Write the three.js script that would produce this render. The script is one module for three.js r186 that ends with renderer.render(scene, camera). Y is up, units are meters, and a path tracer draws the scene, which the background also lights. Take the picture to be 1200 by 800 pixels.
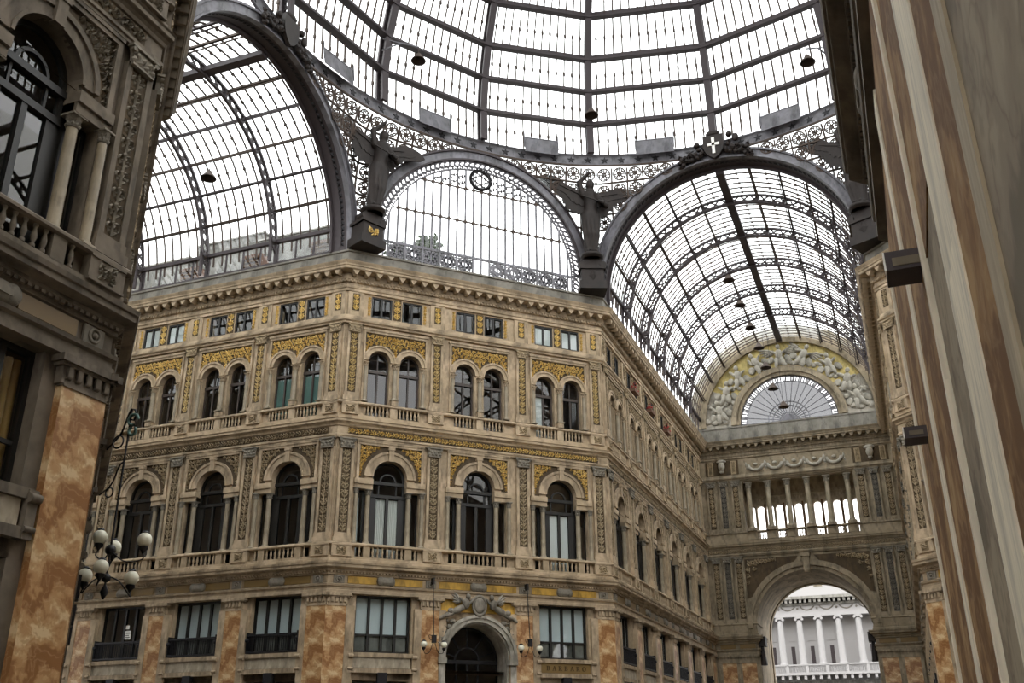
import * as THREE from 'three';
import { mergeGeometries } from 'three/addons/utils/BufferGeometryUtils.js';
import { MarchingCubes } from 'three/addons/objects/MarchingCubes.js';
import { FontLoader } from 'three/addons/loaders/FontLoader.js';
import { TextGeometry } from 'three/addons/geometries/TextGeometry.js';

// ---------------------------------------------------------------- camera, sky, exposure
// World: the crossing of the arcade is a regular octagon centred on the origin (sides 15.16 m, 36.6 m across), floor y = 0.
// Arm axes run along -z, -x, +z and +x. Metres.
const A = 7.58, B = 18.3, TAU = Math.PI * 2;
const scene = new THREE.Scene();
const camera = new THREE.PerspectiveCamera(38.62, 1.5, 0.05, 500);
{
  const yaw = -0.3709, pitch = 0.4009, roll = -0.0056;
  const fw = new THREE.Vector3(Math.sin(yaw), 0, -Math.cos(yaw)), rt = new THREE.Vector3(Math.cos(yaw), 0, Math.sin(yaw)), up = new THREE.Vector3(0, 1, 0);
  const F = fw.clone().multiplyScalar(Math.cos(pitch)).addScaledVector(up, Math.sin(pitch));
  const U = up.clone().multiplyScalar(Math.cos(pitch)).addScaledVector(fw, -Math.sin(pitch));
  camera.position.set(6.504, 1.6, 32.274);
  camera.up.copy(U.multiplyScalar(Math.cos(roll)).addScaledVector(rt, -Math.sin(roll)));
  camera.lookAt(camera.position.clone().add(F));
}
scene.background = new THREE.Color().setRGB(1.0, 1.0, 1.0);   // an even, overcast sky; it lights the place through the glass roofs
scene.backgroundIntensity = 1;
const renderer = new THREE.WebGLRenderer({ antialias: true });
renderer.toneMapping = THREE.LinearToneMapping;
renderer.toneMappingExposure = 4.85;
renderer.shadowMap.enabled = true;

// ---------------------------------------------------------------- helpers
const V = (x, y, z) => new THREE.Vector3(x, y, z), I4 = new THREE.Matrix4();
let seed = 7;
const rnd = () => { seed = (seed * 1664525 + 1013904223) >>> 0; return seed / 4294967296; };
const T = (x, y, z) => new THREE.Matrix4().makeTranslation(x, y, z);
const RY = (a) => new THREE.Matrix4().makeRotationY(a), RX = (a) => new THREE.Matrix4().makeRotationX(a), RZ = (a) => new THREE.Matrix4().makeRotationZ(a);
const mul = (...m) => m.reduce((p, q) => p.clone().multiply(q), new THREE.Matrix4());
function nz(g) {
  g = g.index ? g.toNonIndexed() : g;
  for (const k of Object.keys(g.attributes)) if (k !== 'position' && k !== 'normal') g.deleteAttribute(k);
  if (!g.attributes.normal) g.computeVertexNormals();
  return g;
}
function uvBox(g) {                                                // uv in metres, by the way each face points
  const p = g.attributes.position, n = g.attributes.normal, uv = new Float32Array(p.count * 2);
  for (let i = 0; i < p.count; i++) {
    const ax = Math.abs(n.getX(i)), ay = Math.abs(n.getY(i)), az = Math.abs(n.getZ(i));
    const x = p.getX(i), y = p.getY(i), z = p.getZ(i);
    if (ay > ax && ay > az) { uv[2 * i] = x; uv[2 * i + 1] = z; } else if (ax > az) { uv[2 * i] = z; uv[2 * i + 1] = y; } else { uv[2 * i] = x; uv[2 * i + 1] = y; }
  }
  g.setAttribute('uv', new THREE.BufferAttribute(uv, 2));
  return g;
}
const join = (list) => uvBox(mergeGeometries(list.flat(9).map(nz)));
const bx = (x0, x1, y0, y1, z0, z1) => new THREE.BoxGeometry(x1 - x0, y1 - y0, z1 - z0).translate((x0 + x1) / 2, (y0 + y1) / 2, (z0 + z1) / 2);
function bar(p, q, w, h = w, upv) {                                // a square bar between two points
  const d = q.clone().sub(p), L = d.length(), g = new THREE.BoxGeometry(w, h, L), m = new THREE.Matrix4();
  const u = upv || (Math.abs(d.y) > 0.95 * L ? V(0, 0, 1) : V(0, 1, 0));
  m.lookAt(p, q, u).setPosition(p.clone().add(q).multiplyScalar(0.5));
  return g.applyMatrix4(m);
}
const poly = (pts, w, h = w, upf) => pts.slice(1).map((q, i) => bar(pts[i], q, w, h, upf && upf(i)));
const ext = (shape, z0, z1, cs = 8) => new THREE.ExtrudeGeometry(shape, { depth: z1 - z0, bevelEnabled: false, curveSegments: cs }).translate(0, 0, z0);
const lathe = (pts, n = 12) => new THREE.LatheGeometry(pts.map(([r, y]) => new THREE.Vector2(r, y)), n);
const cyl = (r0, r1, h, n = 12) => new THREE.CylinderGeometry(r1, r0, h, n);
function rect(s, x0, x1, y0, y1) { s.moveTo(x0, y0); s.lineTo(x1, y0); s.lineTo(x1, y1); s.lineTo(x0, y1); s.lineTo(x0, y0); return s; }
const rectS = (x0, x1, y0, y1) => rect(new THREE.Shape(), x0, x1, y0, y1), rectH = (x0, x1, y0, y1) => rect(new THREE.Path(), x0, x1, y0, y1);
function archP(s, cx, R, y0, ys) { s.moveTo(cx - R, y0); s.lineTo(cx + R, y0); s.lineTo(cx + R, ys); s.absarc(cx, ys, R, 0, Math.PI, false); s.lineTo(cx - R, y0); return s; }
const archS = (cx, R, y0, ys) => archP(new THREE.Shape(), cx, R, y0, ys), archH = (cx, R, y0, ys) => archP(new THREE.Path(), cx, R, y0, ys);
function ringSec(cx, cy, r0, r1, a0, a1, z0, z1, n = 24) {           // part of a flat ring with thickness
  const s = new THREE.Shape();
  for (let i = 0; i <= n; i++) { const a = a0 + (a1 - a0) * i / n; s[i ? 'lineTo' : 'moveTo'](cx + r1 * Math.cos(a), cy + r1 * Math.sin(a)); }
  for (let i = n; i >= 0; i--) { const a = a0 + (a1 - a0) * i / n; s.lineTo(cx + r0 * Math.cos(a), cy + r0 * Math.sin(a)); }
  return ext(s, z0, z1);
}
const hollow = (outer, ...holes) => { outer.holes.push(...holes); return outer; };
const circ = (cx, cy, r, w, z0, z1, n = 14) => { const s = new THREE.Shape(), h = new THREE.Path(); s.absarc(cx, cy, r + w / 2, 0, TAU); h.absarc(cx, cy, r - w / 2, 0, TAU); s.holes.push(h); return ext(s, z0, z1, n / 2 | 0); };
function tri(verts) { const g = new THREE.BufferGeometry(); g.setAttribute('position', new THREE.BufferAttribute(new Float32Array(verts), 3)); g.computeVertexNormals(); return g; }
const quad = (a, b, c, d) => [a, b, c, a, c, d].flatMap((p) => [p.x, p.y, p.z]);
function sweep(path, prof) {                                        // profile [d, h] carried along a plan path [x, z], mitred; d grows towards the void
  const nrm = path.slice(1).map(([x, z], i) => { const dx = x - path[i][0], dz = z - path[i][1], L = Math.hypot(dx, dz); return [-dz / L, dx / L]; });
  const mit = path.map((_, i) => { const a = nrm[Math.max(0, i - 1)], b = nrm[Math.min(nrm.length - 1, i)], k = 1 + a[0] * b[0] + a[1] * b[1]; return [(a[0] + b[0]) / k, (a[1] + b[1]) / k]; });
  const P = (i, [d, h]) => V(path[i][0] + mit[i][0] * d, h, path[i][1] + mit[i][1] * d), v = [];
  for (let i = 0; i + 1 < path.length; i++) for (let j = 0; j + 1 < prof.length; j++) v.push(...quad(P(i, prof[j]), P(i + 1, prof[j]), P(i + 1, prof[j + 1]), P(i, prof[j + 1])));
  return uvBox(tri(v));
}
// ---- naming, parents. Every part is placed by its world matrix.
const INV = new Map([[scene, I4]]), used = {};
const numbered = (n) => { used[n] = (used[n] ?? -1) + 1; return used[n] ? n + '_' + String(used[n]).padStart(3, '0') : n; };
function thing(name, label, category, pos = [0, 0, 0], turn = 0, group) {
  const o = new THREE.Group(); o.name = numbered(name); scene.add(o); o.position.set(...pos); o.rotation.y = turn; o.updateMatrix();
  o.userData = { label, category }; if (group) o.userData.group = group;
  INV.set(o, o.matrix.clone().invert()); return o;
}
function add(parent, name, geo, mat, world = I4, kind) {
  const m = new THREE.Mesh(geo, mat); m.name = name; m.castShadow = m.receiveShadow = true;
  m.applyMatrix4(INV.get(parent).clone().multiply(world)); parent.add(m); INV.set(m, world.clone().invert());
  if (kind) m.userData.kind = kind; return m;
}
function grp(parent, name, world = I4) { const g = new THREE.Group(); g.name = name; g.applyMatrix4(INV.get(parent).clone().multiply(world)); parent.add(g); INV.set(g, world.clone().invert()); return g; }
function one(name, geo, mat, label, category, world = I4, group) { const m = add(scene, numbered(name), geo, mat, world); m.userData = { label, category }; if (group) m.userData.group = group; return m; }
function struct(name, geo, mat, world = I4) { const m = add(scene, name, geo, mat, world); m.userData.kind = 'structure'; return m; }
const Wm = (o, ...m) => mul(INV.get(o).clone().invert(), ...m);      // a matrix in a thing's own axes, as a world matrix
const memo = new Map();
const shared = (key, make) => { if (!memo.has(key)) memo.set(key, make()); return memo.get(key); };

// ---------------------------------------------------------------- procedural textures and materials
function lattice(p, sd) { const a = new Float32Array(p * p); let s = sd * 7919 + 13; for (let i = 0; i < a.length; i++) { s = (s * 1664525 + 1013904223) >>> 0; a[i] = s / 4294967296; } return a; }
function noiseFn(p, sd) {
  const L = lattice(p, sd);
  return (u, v) => {
    u = ((u % 1) + 1) % 1 * p; v = ((v % 1) + 1) % 1 * p; const i = u | 0, j = v | 0; let f = u - i, g = v - j; f = f * f * (3 - 2 * f); g = g * g * (3 - 2 * g);
    const i1 = (i + 1) % p, j1 = (j + 1) % p, a = L[j * p + i], b = L[j * p + i1], c = L[j1 * p + i], d = L[j1 * p + i1];
    return a + (b - a) * f + (c - a + (a - b - c + d) * f) * g;
  };
}
function fbm(p, oct, sd) { const fs = [...Array(oct)].map((_, k) => noiseFn(p << k, sd + k)); const tot = 2 - 2 ** (1 - oct); return (u, v) => { let s = 0, a = 1; for (const f of fs) { s += a * f(u, v); a /= 2; } return s / tot; }; }
function tex(n, fn, srgb = true, rep = 1) {
  const d = new Uint8Array(n * n * 4);
  for (let j = 0; j < n; j++) for (let i = 0; i < n; i++) { const c = fn(i / n, j / n), k = (j * n + i) * 4; for (let q = 0; q < 3; q++) d[k + q] = Math.max(0, Math.min(255, 255 * c[q])); d[k + 3] = 255; }
  const t = new THREE.DataTexture(d, n, n); t.wrapS = t.wrapT = THREE.RepeatWrapping; t.magFilter = THREE.LinearFilter; t.minFilter = THREE.LinearFilter;
  if (srgb) t.colorSpace = THREE.SRGBColorSpace; t.repeat.set(rep, rep); t.needsUpdate = true; return t;
}
const fA = fbm(4, 6, 3), fB = fbm(5, 5, 11), fC = fbm(3, 5, 23), fD = fbm(24, 3, 31);
const mixc = (a, b, t) => a.map((x, i) => x + (b[i] - x) * t), sm = (a, b, x) => { x = Math.max(0, Math.min(1, (x - a) / (b - a))); return x * x * (3 - 2 * x); };
const stoneMap = tex(512, (u, v) => { const n = fA(u, v), g = fD(u, v), s = fB(u * 3, v); let k = 0.9 + 0.24 * (n - 0.5) * 2 * 0.7 + 0.12 * (g - 0.5) - 0.15 * sm(0.52, 0.75, s) - 0.1 * sm(0.58, 0.72, fC(u * 2, v)); return [k * 1.0, k * 0.985, k * (0.95 + 0.06 * (n - 0.5))]; }, true, 0.31);
const grainMap = tex(256, (u, v) => { const k = 0.5 + 0.5 * (fD(u, v) - 0.5) + 0.4 * (fB(u, v) - 0.5); return [k, k, k]; }, false, 0.6);
const marbleTex = (cols, sd, rep) => { const w1 = fbm(3, 4, sd), w2 = fbm(3, 4, sd + 9), m = fbm(4, 6, sd + 20), vv = fbm(5, 5, sd + 40);
  return tex(512, (u, v) => { const du = 0.22 * (w1(u, v) - 0.5), dv = 0.22 * (w2(u, v) - 0.5), n = m(u + du, v + dv), vein = 1 - Math.min(1, Math.abs(vv(u + du * 1.6, v + dv * 1.6) - 0.5) * 14);
    let c = mixc(cols[0], cols[1], sm(0.38, 0.5, n)); c = mixc(c, cols[2], sm(0.53, 0.64, n)); c = mixc(c, cols[0], 0.35 * sm(0.5, 0.7, vv(u * 3 + dv, v * 3 + du))); return mixc(c, cols[3], 0.3 * vein * vein); }, true, rep); };
const marbleWarm = marbleTex([[0.57, 0.41, 0.26], [0.73, 0.59, 0.43], [0.85, 0.77, 0.63], [0.87, 0.80, 0.68]], 51, 0.7);
const marbleBrown = marbleTex([[0.44, 0.32, 0.20], [0.57, 0.44, 0.29], [0.66, 0.54, 0.38], [0.70, 0.60, 0.47]], 81, 0.5);
const marbleGrey = marbleTex([[0.46, 0.42, 0.36], [0.56, 0.51, 0.44], [0.62, 0.57, 0.49], [0.38, 0.32, 0.27]], 121, 0.5);
const paleStreak = tex(512, (u, v) => { const n = fA(u * 2, v * 0.5), s = fD(u * 2, v * 0.2); const k = 0.9 + 0.25 * (n - 0.5) + 0.22 * (s - 0.5); return [k, k * 0.97, k * 0.9]; }, true, 0.5);
const S = (o) => new THREE.MeshStandardMaterial({ roughness: 0.85, ...o });
const stoneOf = (c, o = {}) => S({ color: c, map: stoneMap, bumpMap: grainMap, bumpScale: 0.006, ...o });
const M = {
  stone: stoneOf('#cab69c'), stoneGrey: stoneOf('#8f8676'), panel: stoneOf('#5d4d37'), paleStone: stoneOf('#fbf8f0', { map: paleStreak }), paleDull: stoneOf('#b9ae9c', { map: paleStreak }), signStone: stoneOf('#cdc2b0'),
  parapet: S({ color: '#8c8983', map: stoneMap, roughness: 0.7 }),
  marble: S({ color: '#fff6ea', map: marbleWarm, roughness: 0.34 }), marbleBrown: new THREE.MeshPhysicalMaterial({ color: '#ffffff', map: marbleBrown, roughness: 0.9, specularIntensity: 0.3 }), marbleGrey: new THREE.MeshPhysicalMaterial({ color: '#ffffff', map: marbleGrey, roughness: 0.9, specularIntensity: 0.3, bumpMap: grainMap, bumpScale: 0.004 }),
  column: stoneOf('#b0a48f', { roughness: 0.5 }), relief: stoneOf('#c2beb6'), stoneShaded: stoneOf('#80766a'), stoneGate: stoneOf('#a79a85'), slatePanel: stoneOf('#5c5a58'),  // stone for the two near blocks has shade worked into its colour
  gold: S({ color: '#e6c982', roughness: 0.45 }), midGold: S({ color: '#c4ab76', roughness: 0.5 }), dimGold: S({ color: '#a8977a', roughness: 0.6 }), stoneOrn: stoneOf('#bba98d'), greyOrn: stoneOf('#9a948a'),
  yellow: S({ color: '#dcb04a', roughness: 0.6, map: stoneMap }), ochre: S({ color: '#d8c684', roughness: 0.8, map: stoneMap }),
  iron: S({ color: '#84848f', roughness: 0.55, metalness: 0.15, map: stoneMap }), ironDark: S({ color: '#41393b', roughness: 0.6, metalness: 0.2 }), ironBlack: S({ color: '#1d1b1e', roughness: 0.5, metalness: 0.3 }),
  ironRust: S({ color: '#4a3d35', roughness: 0.7, metalness: 0.2 }), bronze: S({ color: '#2b211d', roughness: 0.6, metalness: 0.2, map: stoneMap }),
  frame: S({ color: '#1b1916', roughness: 0.5 }), frameBrown: S({ color: '#3d322b', roughness: 0.5 }),
  pane: new THREE.MeshPhysicalMaterial({ color: '#e4eaea', transmission: 1, thickness: 0, roughness: 0, ior: 1.5 }),
  roofPane: new THREE.MeshPhysicalMaterial({ color: '#f2f6f6', transmission: 1, thickness: 0, roughness: 0, ior: 1.5 }),
  frostPane: new THREE.MeshPhysicalMaterial({ color: '#e9eeee', transmission: 1, thickness: 0, roughness: 0.35, ior: 1.5 }),
  dimmingPane: new THREE.MeshPhysicalMaterial({ color: '#eaeae6', transmission: 1, thickness: 0, roughness: 0.2, ior: 1.5 }),  // tint made up to hold back light through the two unseen vaults
  dirtyPane: new THREE.MeshPhysicalMaterial({ color: '#565657', transmission: 1, thickness: 0, roughness: 0.1, ior: 1.5 }),
  blind: S({ color: '#dde4e6' }), curtain: S({ color: '#e2dfd9' }), drape: S({ color: '#b98f4c' }), roomWall: S({ color: '#8a7d6e' }), roomFloor: S({ color: '#6d5a45' }),
  globe: S({ color: '#e9e6d2', roughness: 0.3 }), white: S({ color: '#a3a1a0', roughness: 0.8 }), whiteTrim: S({ color: '#e4e3e0' }), plaster: S({ color: '#9a9a98', map: stoneMap }), roofWall: S({ color: '#7c7c7b', map: stoneMap }),
  red: S({ color: '#a8423f' }), leaf: S({ color: '#3c4a30' }), terracotta: S({ color: '#6a4d3e' }), verdigris: S({ color: '#5f8078', roughness: 0.6 }), bronzeSign: S({ color: '#7a6134', roughness: 0.5 }), letter: S({ color: '#4a3a20' }),
  asphalt: S({ color: '#4a4846' }), floor: S({ color: '#6f6558', roughness: 0.35, map: stoneMap }), wood: S({ color: '#6e5138' }), whiteSign: S({ color: '#f2f0ea' }),
};

// ---------------------------------------------------------------- carved ornament (real relief: ridged ribbons and leaves)
function ribbon(pts, w, z, h) {
  const v = [], n = pts.length;
  const P = pts.map(([x, y], i) => { const a = pts[Math.max(0, i - 1)], b = pts[Math.min(n - 1, i + 1)], L = Math.hypot(b[0] - a[0], b[1] - a[1]) || 1, t = w * (1 - 0.55 * i / n); return [V(x - (b[1] - a[1]) / L * t, y + (b[0] - a[0]) / L * t, z), V(x, y, z + h), V(x + (b[1] - a[1]) / L * t, y - (b[0] - a[0]) / L * t, z)]; });
  for (let i = 0; i + 1 < n; i++) { v.push(...quad(P[i][1], P[i + 1][1], P[i + 1][0], P[i][0]), ...quad(P[i][2], P[i + 1][2], P[i + 1][1], P[i][1])); }
  return tri(v);
}
const spiralPts = (cx, cy, r, turns, dir, a0, n = 11) => [...Array(n)].map((_, i) => { const t = i / (n - 1), a = a0 + dir * turns * TAU * t, q = r * (1 - 0.85 * t); return [cx + q * Math.cos(a), cy + q * Math.sin(a)]; });
function leafG(x, y, L, w, a, z, h) {
  const c = Math.cos(a), s = Math.sin(a), p = (u, v, k) => V(x + u * c - v * s, y + u * s + v * c, z + k), t = p(L, 0, 0.2 * h), b = p(0, 0, 0.3 * h), l = p(L * 0.45, w, 0), r = p(L * 0.45, -w, 0), m = p(L * 0.5, 0, h);
  return tri([b, m, l, l, m, t, t, m, r, r, m, b].flatMap((q) => [q.x, q.y, q.z]));
}
function scrollV(w, h, z = 0, d = 0.05) {                           // candelabra ornament of a pilaster
  const out = [], st = w * 0.92, n = Math.max(2, Math.round(h / st)), q = h / n;
  out.push(ribbon([[0, 0], [0, h * 0.5], [0, h]], w * 0.06, z, d));
  for (let k = 0; k < n; k++) {
    const y = q * (k + 0.5);
    for (const s of [-1, 1]) { out.push(ribbon(spiralPts(s * w * 0.24, y, w * 0.23, 1.1, -s, s > 0 ? Math.PI : 0, 9), w * 0.095, z, d)); out.push(leafG(s * w * 0.05, y - q * 0.4, w * 0.44, w * 0.13, Math.PI / 2 - s * 0.75, z, d * 1.2)); out.push(leafG(s * w * 0.08, y + q * 0.3, w * 0.38, w * 0.1, s > 0 ? 0.3 : Math.PI - 0.3, z, d)); }
    out.push(k % 3 === 1 ? leafG(0, y + q * 0.1, q * 0.5, w * 0.15, Math.PI / 2, z, d * 1.4) : leafG(0, y + q * 0.15, q * 0.36, w * 0.11, Math.PI / 2, z, d * 1.2));
  }
  return join(out);
}
function scrollH(w, h, z = 0, d = 0.05) {                           // running scroll of a frieze
  const out = [], n = Math.max(2, Math.round(w / (h * 1.05))), q = w / n;
  out.push(ribbon([...Array(n * 4 + 1)].map((_, i) => [-w / 2 + i * q / 4, h * (0.5 + 0.3 * Math.sin(i * Math.PI / 4))]), h * 0.06, z, d));
  for (let k = 0; k < n; k++) {
    const x = -w / 2 + q * (k + 0.5), s = k % 2 ? 1 : -1;
    out.push(ribbon(spiralPts(x, h * 0.5, h * 0.36, 1.25, s, s * Math.PI / 2 + Math.PI * 0.8, 11), h * 0.075, z, d));
    for (const a of [0.4, 1.5, 2.7, 3.9, 5.2]) out.push(leafG(x + Math.cos(a) * h * 0.1, h * 0.5 + Math.sin(a) * h * 0.1, h * 0.32, h * 0.09, a + 0.3 * s, z, d * 1.1));
    out.push(leafG(x - q * 0.5, h * 0.1, h * 0.4, h * 0.1, 1.1, z, d), leafG(x - q * 0.45, h * 0.9, h * 0.4, h * 0.1, -1.1, z, d));
  }
  return join(out);
}
function scatterOrn(cells, z = 0, d = 0.05) {                       // scroll ornament set on given discs [x, y, r]
  const out = [];
  cells.forEach(([x, y, r], k) => { const s = k % 2 ? 1 : -1; out.push(ribbon(spiralPts(x, y, r * 0.9, 1.2, s, k * 1.3, 9), r * 0.22, z, d)); for (let j = 0; j < 3; j++) out.push(leafG(x, y, r * 1.15, r * 0.3, k * 0.9 + j * 2.1, z, d)); });
  return join(out);
}
function capitalG(w, h, d, z0) {                                    // Corinthian pilaster capital: bell, two rows of leaves, volutes, abacus
  const out = [], b = w * 0.36;
  const bell = new THREE.Shape(); bell.moveTo(-b, 0); bell.lineTo(b, 0); bell.lineTo(b * 1.05, h * 0.6); bell.lineTo(w * 0.44, h * 0.86); bell.lineTo(-w * 0.44, h * 0.86); bell.lineTo(-b * 1.05, h * 0.6);
  out.push(ext(bell, z0, z0 + d * 0.75), bx(-w / 2, w / 2, h * 0.86, h, z0, z0 + d * 1.15), bx(-b * 1.08, b * 1.08, -h * 0.06, 0.02, z0, z0 + d));
  for (let r = 0; r < 2; r++) for (let k = 0; k < 4 - r; k++) out.push(leafG((k - (3 - r) / 2) * b * 0.62, h * (0.02 + 0.3 * r), h * 0.42, b * 0.3, Math.PI / 2, z0 + d * 0.75, d * 0.55));
  for (const s of [-1, 1]) { out.push(cyl(h * 0.13, h * 0.13, d * 0.5, 8).rotateX(Math.PI / 2).translate(s * w * 0.4, h * 0.74, z0 + d * 0.85)); out.push(leafG(s * b * 0.75, h * 0.4, h * 0.45, b * 0.22, Math.PI / 2 - s * 0.5, z0 + d * 0.75, d * 0.5)); }
  return join(out);
}
function colCapital(r, h) {
  const out = [lathe([[r * 0.85, 0], [r * 1.05, h * 0.03], [r * 0.9, h * 0.08], [r * 0.95, h * 0.5], [r * 1.35, h * 0.85]], 10), bx(-r * 1.45, r * 1.45, h * 0.85, h, -r * 1.45, r * 1.45)];
  for (let k = 0; k < 8; k++) for (let q = 0; q < 2; q++) out.push(leafG(0, h * (0.05 + 0.35 * q), h * 0.42, r * 0.34, Math.PI / 2, r * 0.92, r * 0.35).rotateY((k + q / 2) * TAU / 8));
  return join(out);
}
const columnG = (r, y0, y1) => join([lathe([[r * 1.5, y0], [r * 1.5, y0 + r * 0.5], [r * 1.15, y0 + r * 0.7], [r * 1.3, y0 + r], [r * 1.02, y0 + r * 1.2], [r, y0 + (y1 - y0) * 0.4], [r * 0.88, y1]], 12), bx(-r * 1.6, r * 1.6, y0 - 0.02, y0 + r * 0.3, -r * 1.6, r * 1.6)]);
const balusterG = () => shared('bal', () => join([lathe([[0.055, 0], [0.055, 0.06], [0.03, 0.09], [0.062, 0.2], [0.056, 0.27], [0.028, 0.4], [0.05, 0.43], [0.055, 0.49]], 8)]));

// ---------------------------------------------------------------- one bay of the arcade front, all four storeys
const H = { win1: [5.97, 8.58], pn: [10.2, 14.3], f2: [17.3, 20.42], att: [22.88, 24.08] };
function serliana(c) { const p = new THREE.Path(); p.moveTo(c - 1.58, 10.2); p.lineTo(c + 1.58, 10.2); p.lineTo(c + 1.58, 13.66); p.lineTo(c + 0.87, 13.66); p.lineTo(c + 0.87, 14.3); p.absarc(c, 14.3, 0.87, 0, Math.PI, false); p.lineTo(c - 0.87, 13.66); p.lineTo(c - 1.58, 13.66); p.lineTo(c - 1.58, 10.2); return p; }
function wallSegment(parent, F, L, bays, o) {
  const z0 = -0.62, z1 = -0.12;
  const g0 = rectS(0, L, 0, 8.7), g1 = rectS(0, L, 9.9, 16.35), g2 = rectS(0, L, 16.95, 22.45), g3 = rectS(0, L, 22.4, 24.35);
  for (const b of bays) {
    const c = b.c;
    if (b.noGround) ; else if (!b.door) { g0.holes.push(rectH(c - 1.37, c + 1.37, ...H.win1)); g0.holes.push(rectH(c - 1.37, c + 1.37, 0.05, 4.75)); } else g0.holes.push(archH(c, 1.72, 0.05, 5.85));
    g1.holes.push(serliana(c)); for (const s of [-1, 1]) { g2.holes.push(archH(c + s * 0.84, 0.575, ...H.f2)); g3.holes.push(rectH(c + s * 0.84 - 0.57, c + s * 0.84 + 0.57, ...H.att)); }
  }
  for (const g of [g0, g1, g2, g3]) add(parent, 'wall', uvBox(nz(ext(g, z0, z1, 10))), M.stone, F);
}
const windowPart = (parent, W, frame, fm, panes, extra) => { const w = grp(parent, 'window', W); add(w, 'frame', frame, fm, W); for (const p of panes) add(w, 'pane', p, M.pane, W); if (extra) for (const [n, g, m] of extra) add(w, n, g, m, W); return w; };
const flat = (shape, z) => uvBox(nz(new THREE.ShapeGeometry(shape, 10).translate(0, 0, z)));
function mezzWindow(parent, W, b) {
  const fr = shared('mzF', () => join([ext(hollow(rectS(-1.37, 1.37, 5.97, 8.58), rectH(-1.27, 1.27, 6.07, 8.46)), -0.5, -0.38), [-0.65, 0, 0.65].map((x) => bx(x - 0.06, x + 0.06, 6.0, 8.5, -0.49, -0.36)), bx(-1.3, 1.3, 6.76, 6.84, -0.48, -0.4)]));
  const panes = [0, 1, 2, 3].map((k) => shared('mzP' + k, () => flat(rectS(-1.27 + k * 0.635, -0.635 + k * 0.635, 6.05, 8.48), -0.44)));
  const ex = [];
  if (b.blind) ex.push(['blind', shared('mzB', () => join([bx(-1.25, 1.25, 6.85, 8.45, -0.49, -0.475)])), M.blind], ['blind', shared('mzB2', () => join([bx(-1.25, 1.25, 6.1, 6.85, -0.53, -0.51)])), M.plaster]);
  if (b.drape) ex.push(['curtain', shared('mzD', () => join([...Array(14)].map((_, k) => cyl(0.1, 0.08, 2.3, 6).translate(-1.2 + k * 0.185, 7.25, -0.62)))), M.drape]);
  windowPart(parent, W, fr, M.frame, panes, ex);
  if (b.rail) {
    const rg = shared('mzR', () => join([bx(-1.38, 1.38, 6.78, 6.86, -0.06, 0.02), bx(-1.38, 1.38, 6.02, 6.09, -0.06, 0.02), [...Array(24)].map((_, k) => bx(-1.36 + k * 0.118 - 0.012, -1.36 + k * 0.118 + 0.012, 6.05, 6.8, -0.035, -0.01)), [-1.38, 1.38].map((x) => [bx(x - 0.025, x + 0.025, 6.0, 6.95, -0.4, 0.03), new THREE.SphereGeometry(0.1, 8, 6).translate(x, 6.6, 0)])]));
    add(parent, 'railing', rg, M.ironBlack, W);
  }
}
function shopFront(parent, W, b) {
  if (b.slab) { add(parent, 'stone_slab', shared('slb' + b.slab, () => join([bx(-1.35, 1.35, 0.06, b.slab, -0.3, -0.02)])), M.marbleGrey, W); if (b.slab < 6) add(parent, 'lintel', shared('lnt', () => join([bx(-1.4, 1.4, 5.5, 5.97, -0.5, -0.02)])), M.stone, W); return; }                                  // lintel, sign panel with consoles, recessed shop window
  add(parent, 'sign_panel', shared('sgn', () => join([bx(-1.42, 1.36, 5.3, 5.77, -0.14, -0.02)])), b.sign || M.signStone, W);
  add(parent, 'sill', shared('sil', () => join([bx(-1.5, 1.5, 5.78, 5.97, -0.5, 0.05), bx(-1.46, 1.46, 5.08, 5.28, -0.3, 0.06), bx(-1.4, 1.4, 4.75, 5.08, -0.4, -0.12)])), M.stone, W);
  for (const s of [-1, 1]) add(parent, 'console', shared('con', () => join([bx(-0.11, 0.11, 5.08, 5.95, -0.2, 0.08), cyl(0.09, 0.09, 0.24, 8).rotateZ(Math.PI / 2).translate(0, 5.8, 0.1), cyl(0.06, 0.06, 0.24, 8).rotateZ(Math.PI / 2).translate(0, 5.25, 0.08)])), M.stone, mul(W, T(s * 1.53, 0, 0)));
  { add(parent, 'bracket', shared('brk', () => join([bx(-0.22, 0.22, 4.6, 5.1, -0.2, 0.14), bx(-0.16, 0.16, 4.35, 4.62, -0.2, 0.06)])), M.ironBlack, W); add(parent, 'shop_window', shared('shw', () => flat(rectS(-1.37, 1.37, 0.05, 4.75), -0.55)), M.pane, W); }
}
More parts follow.
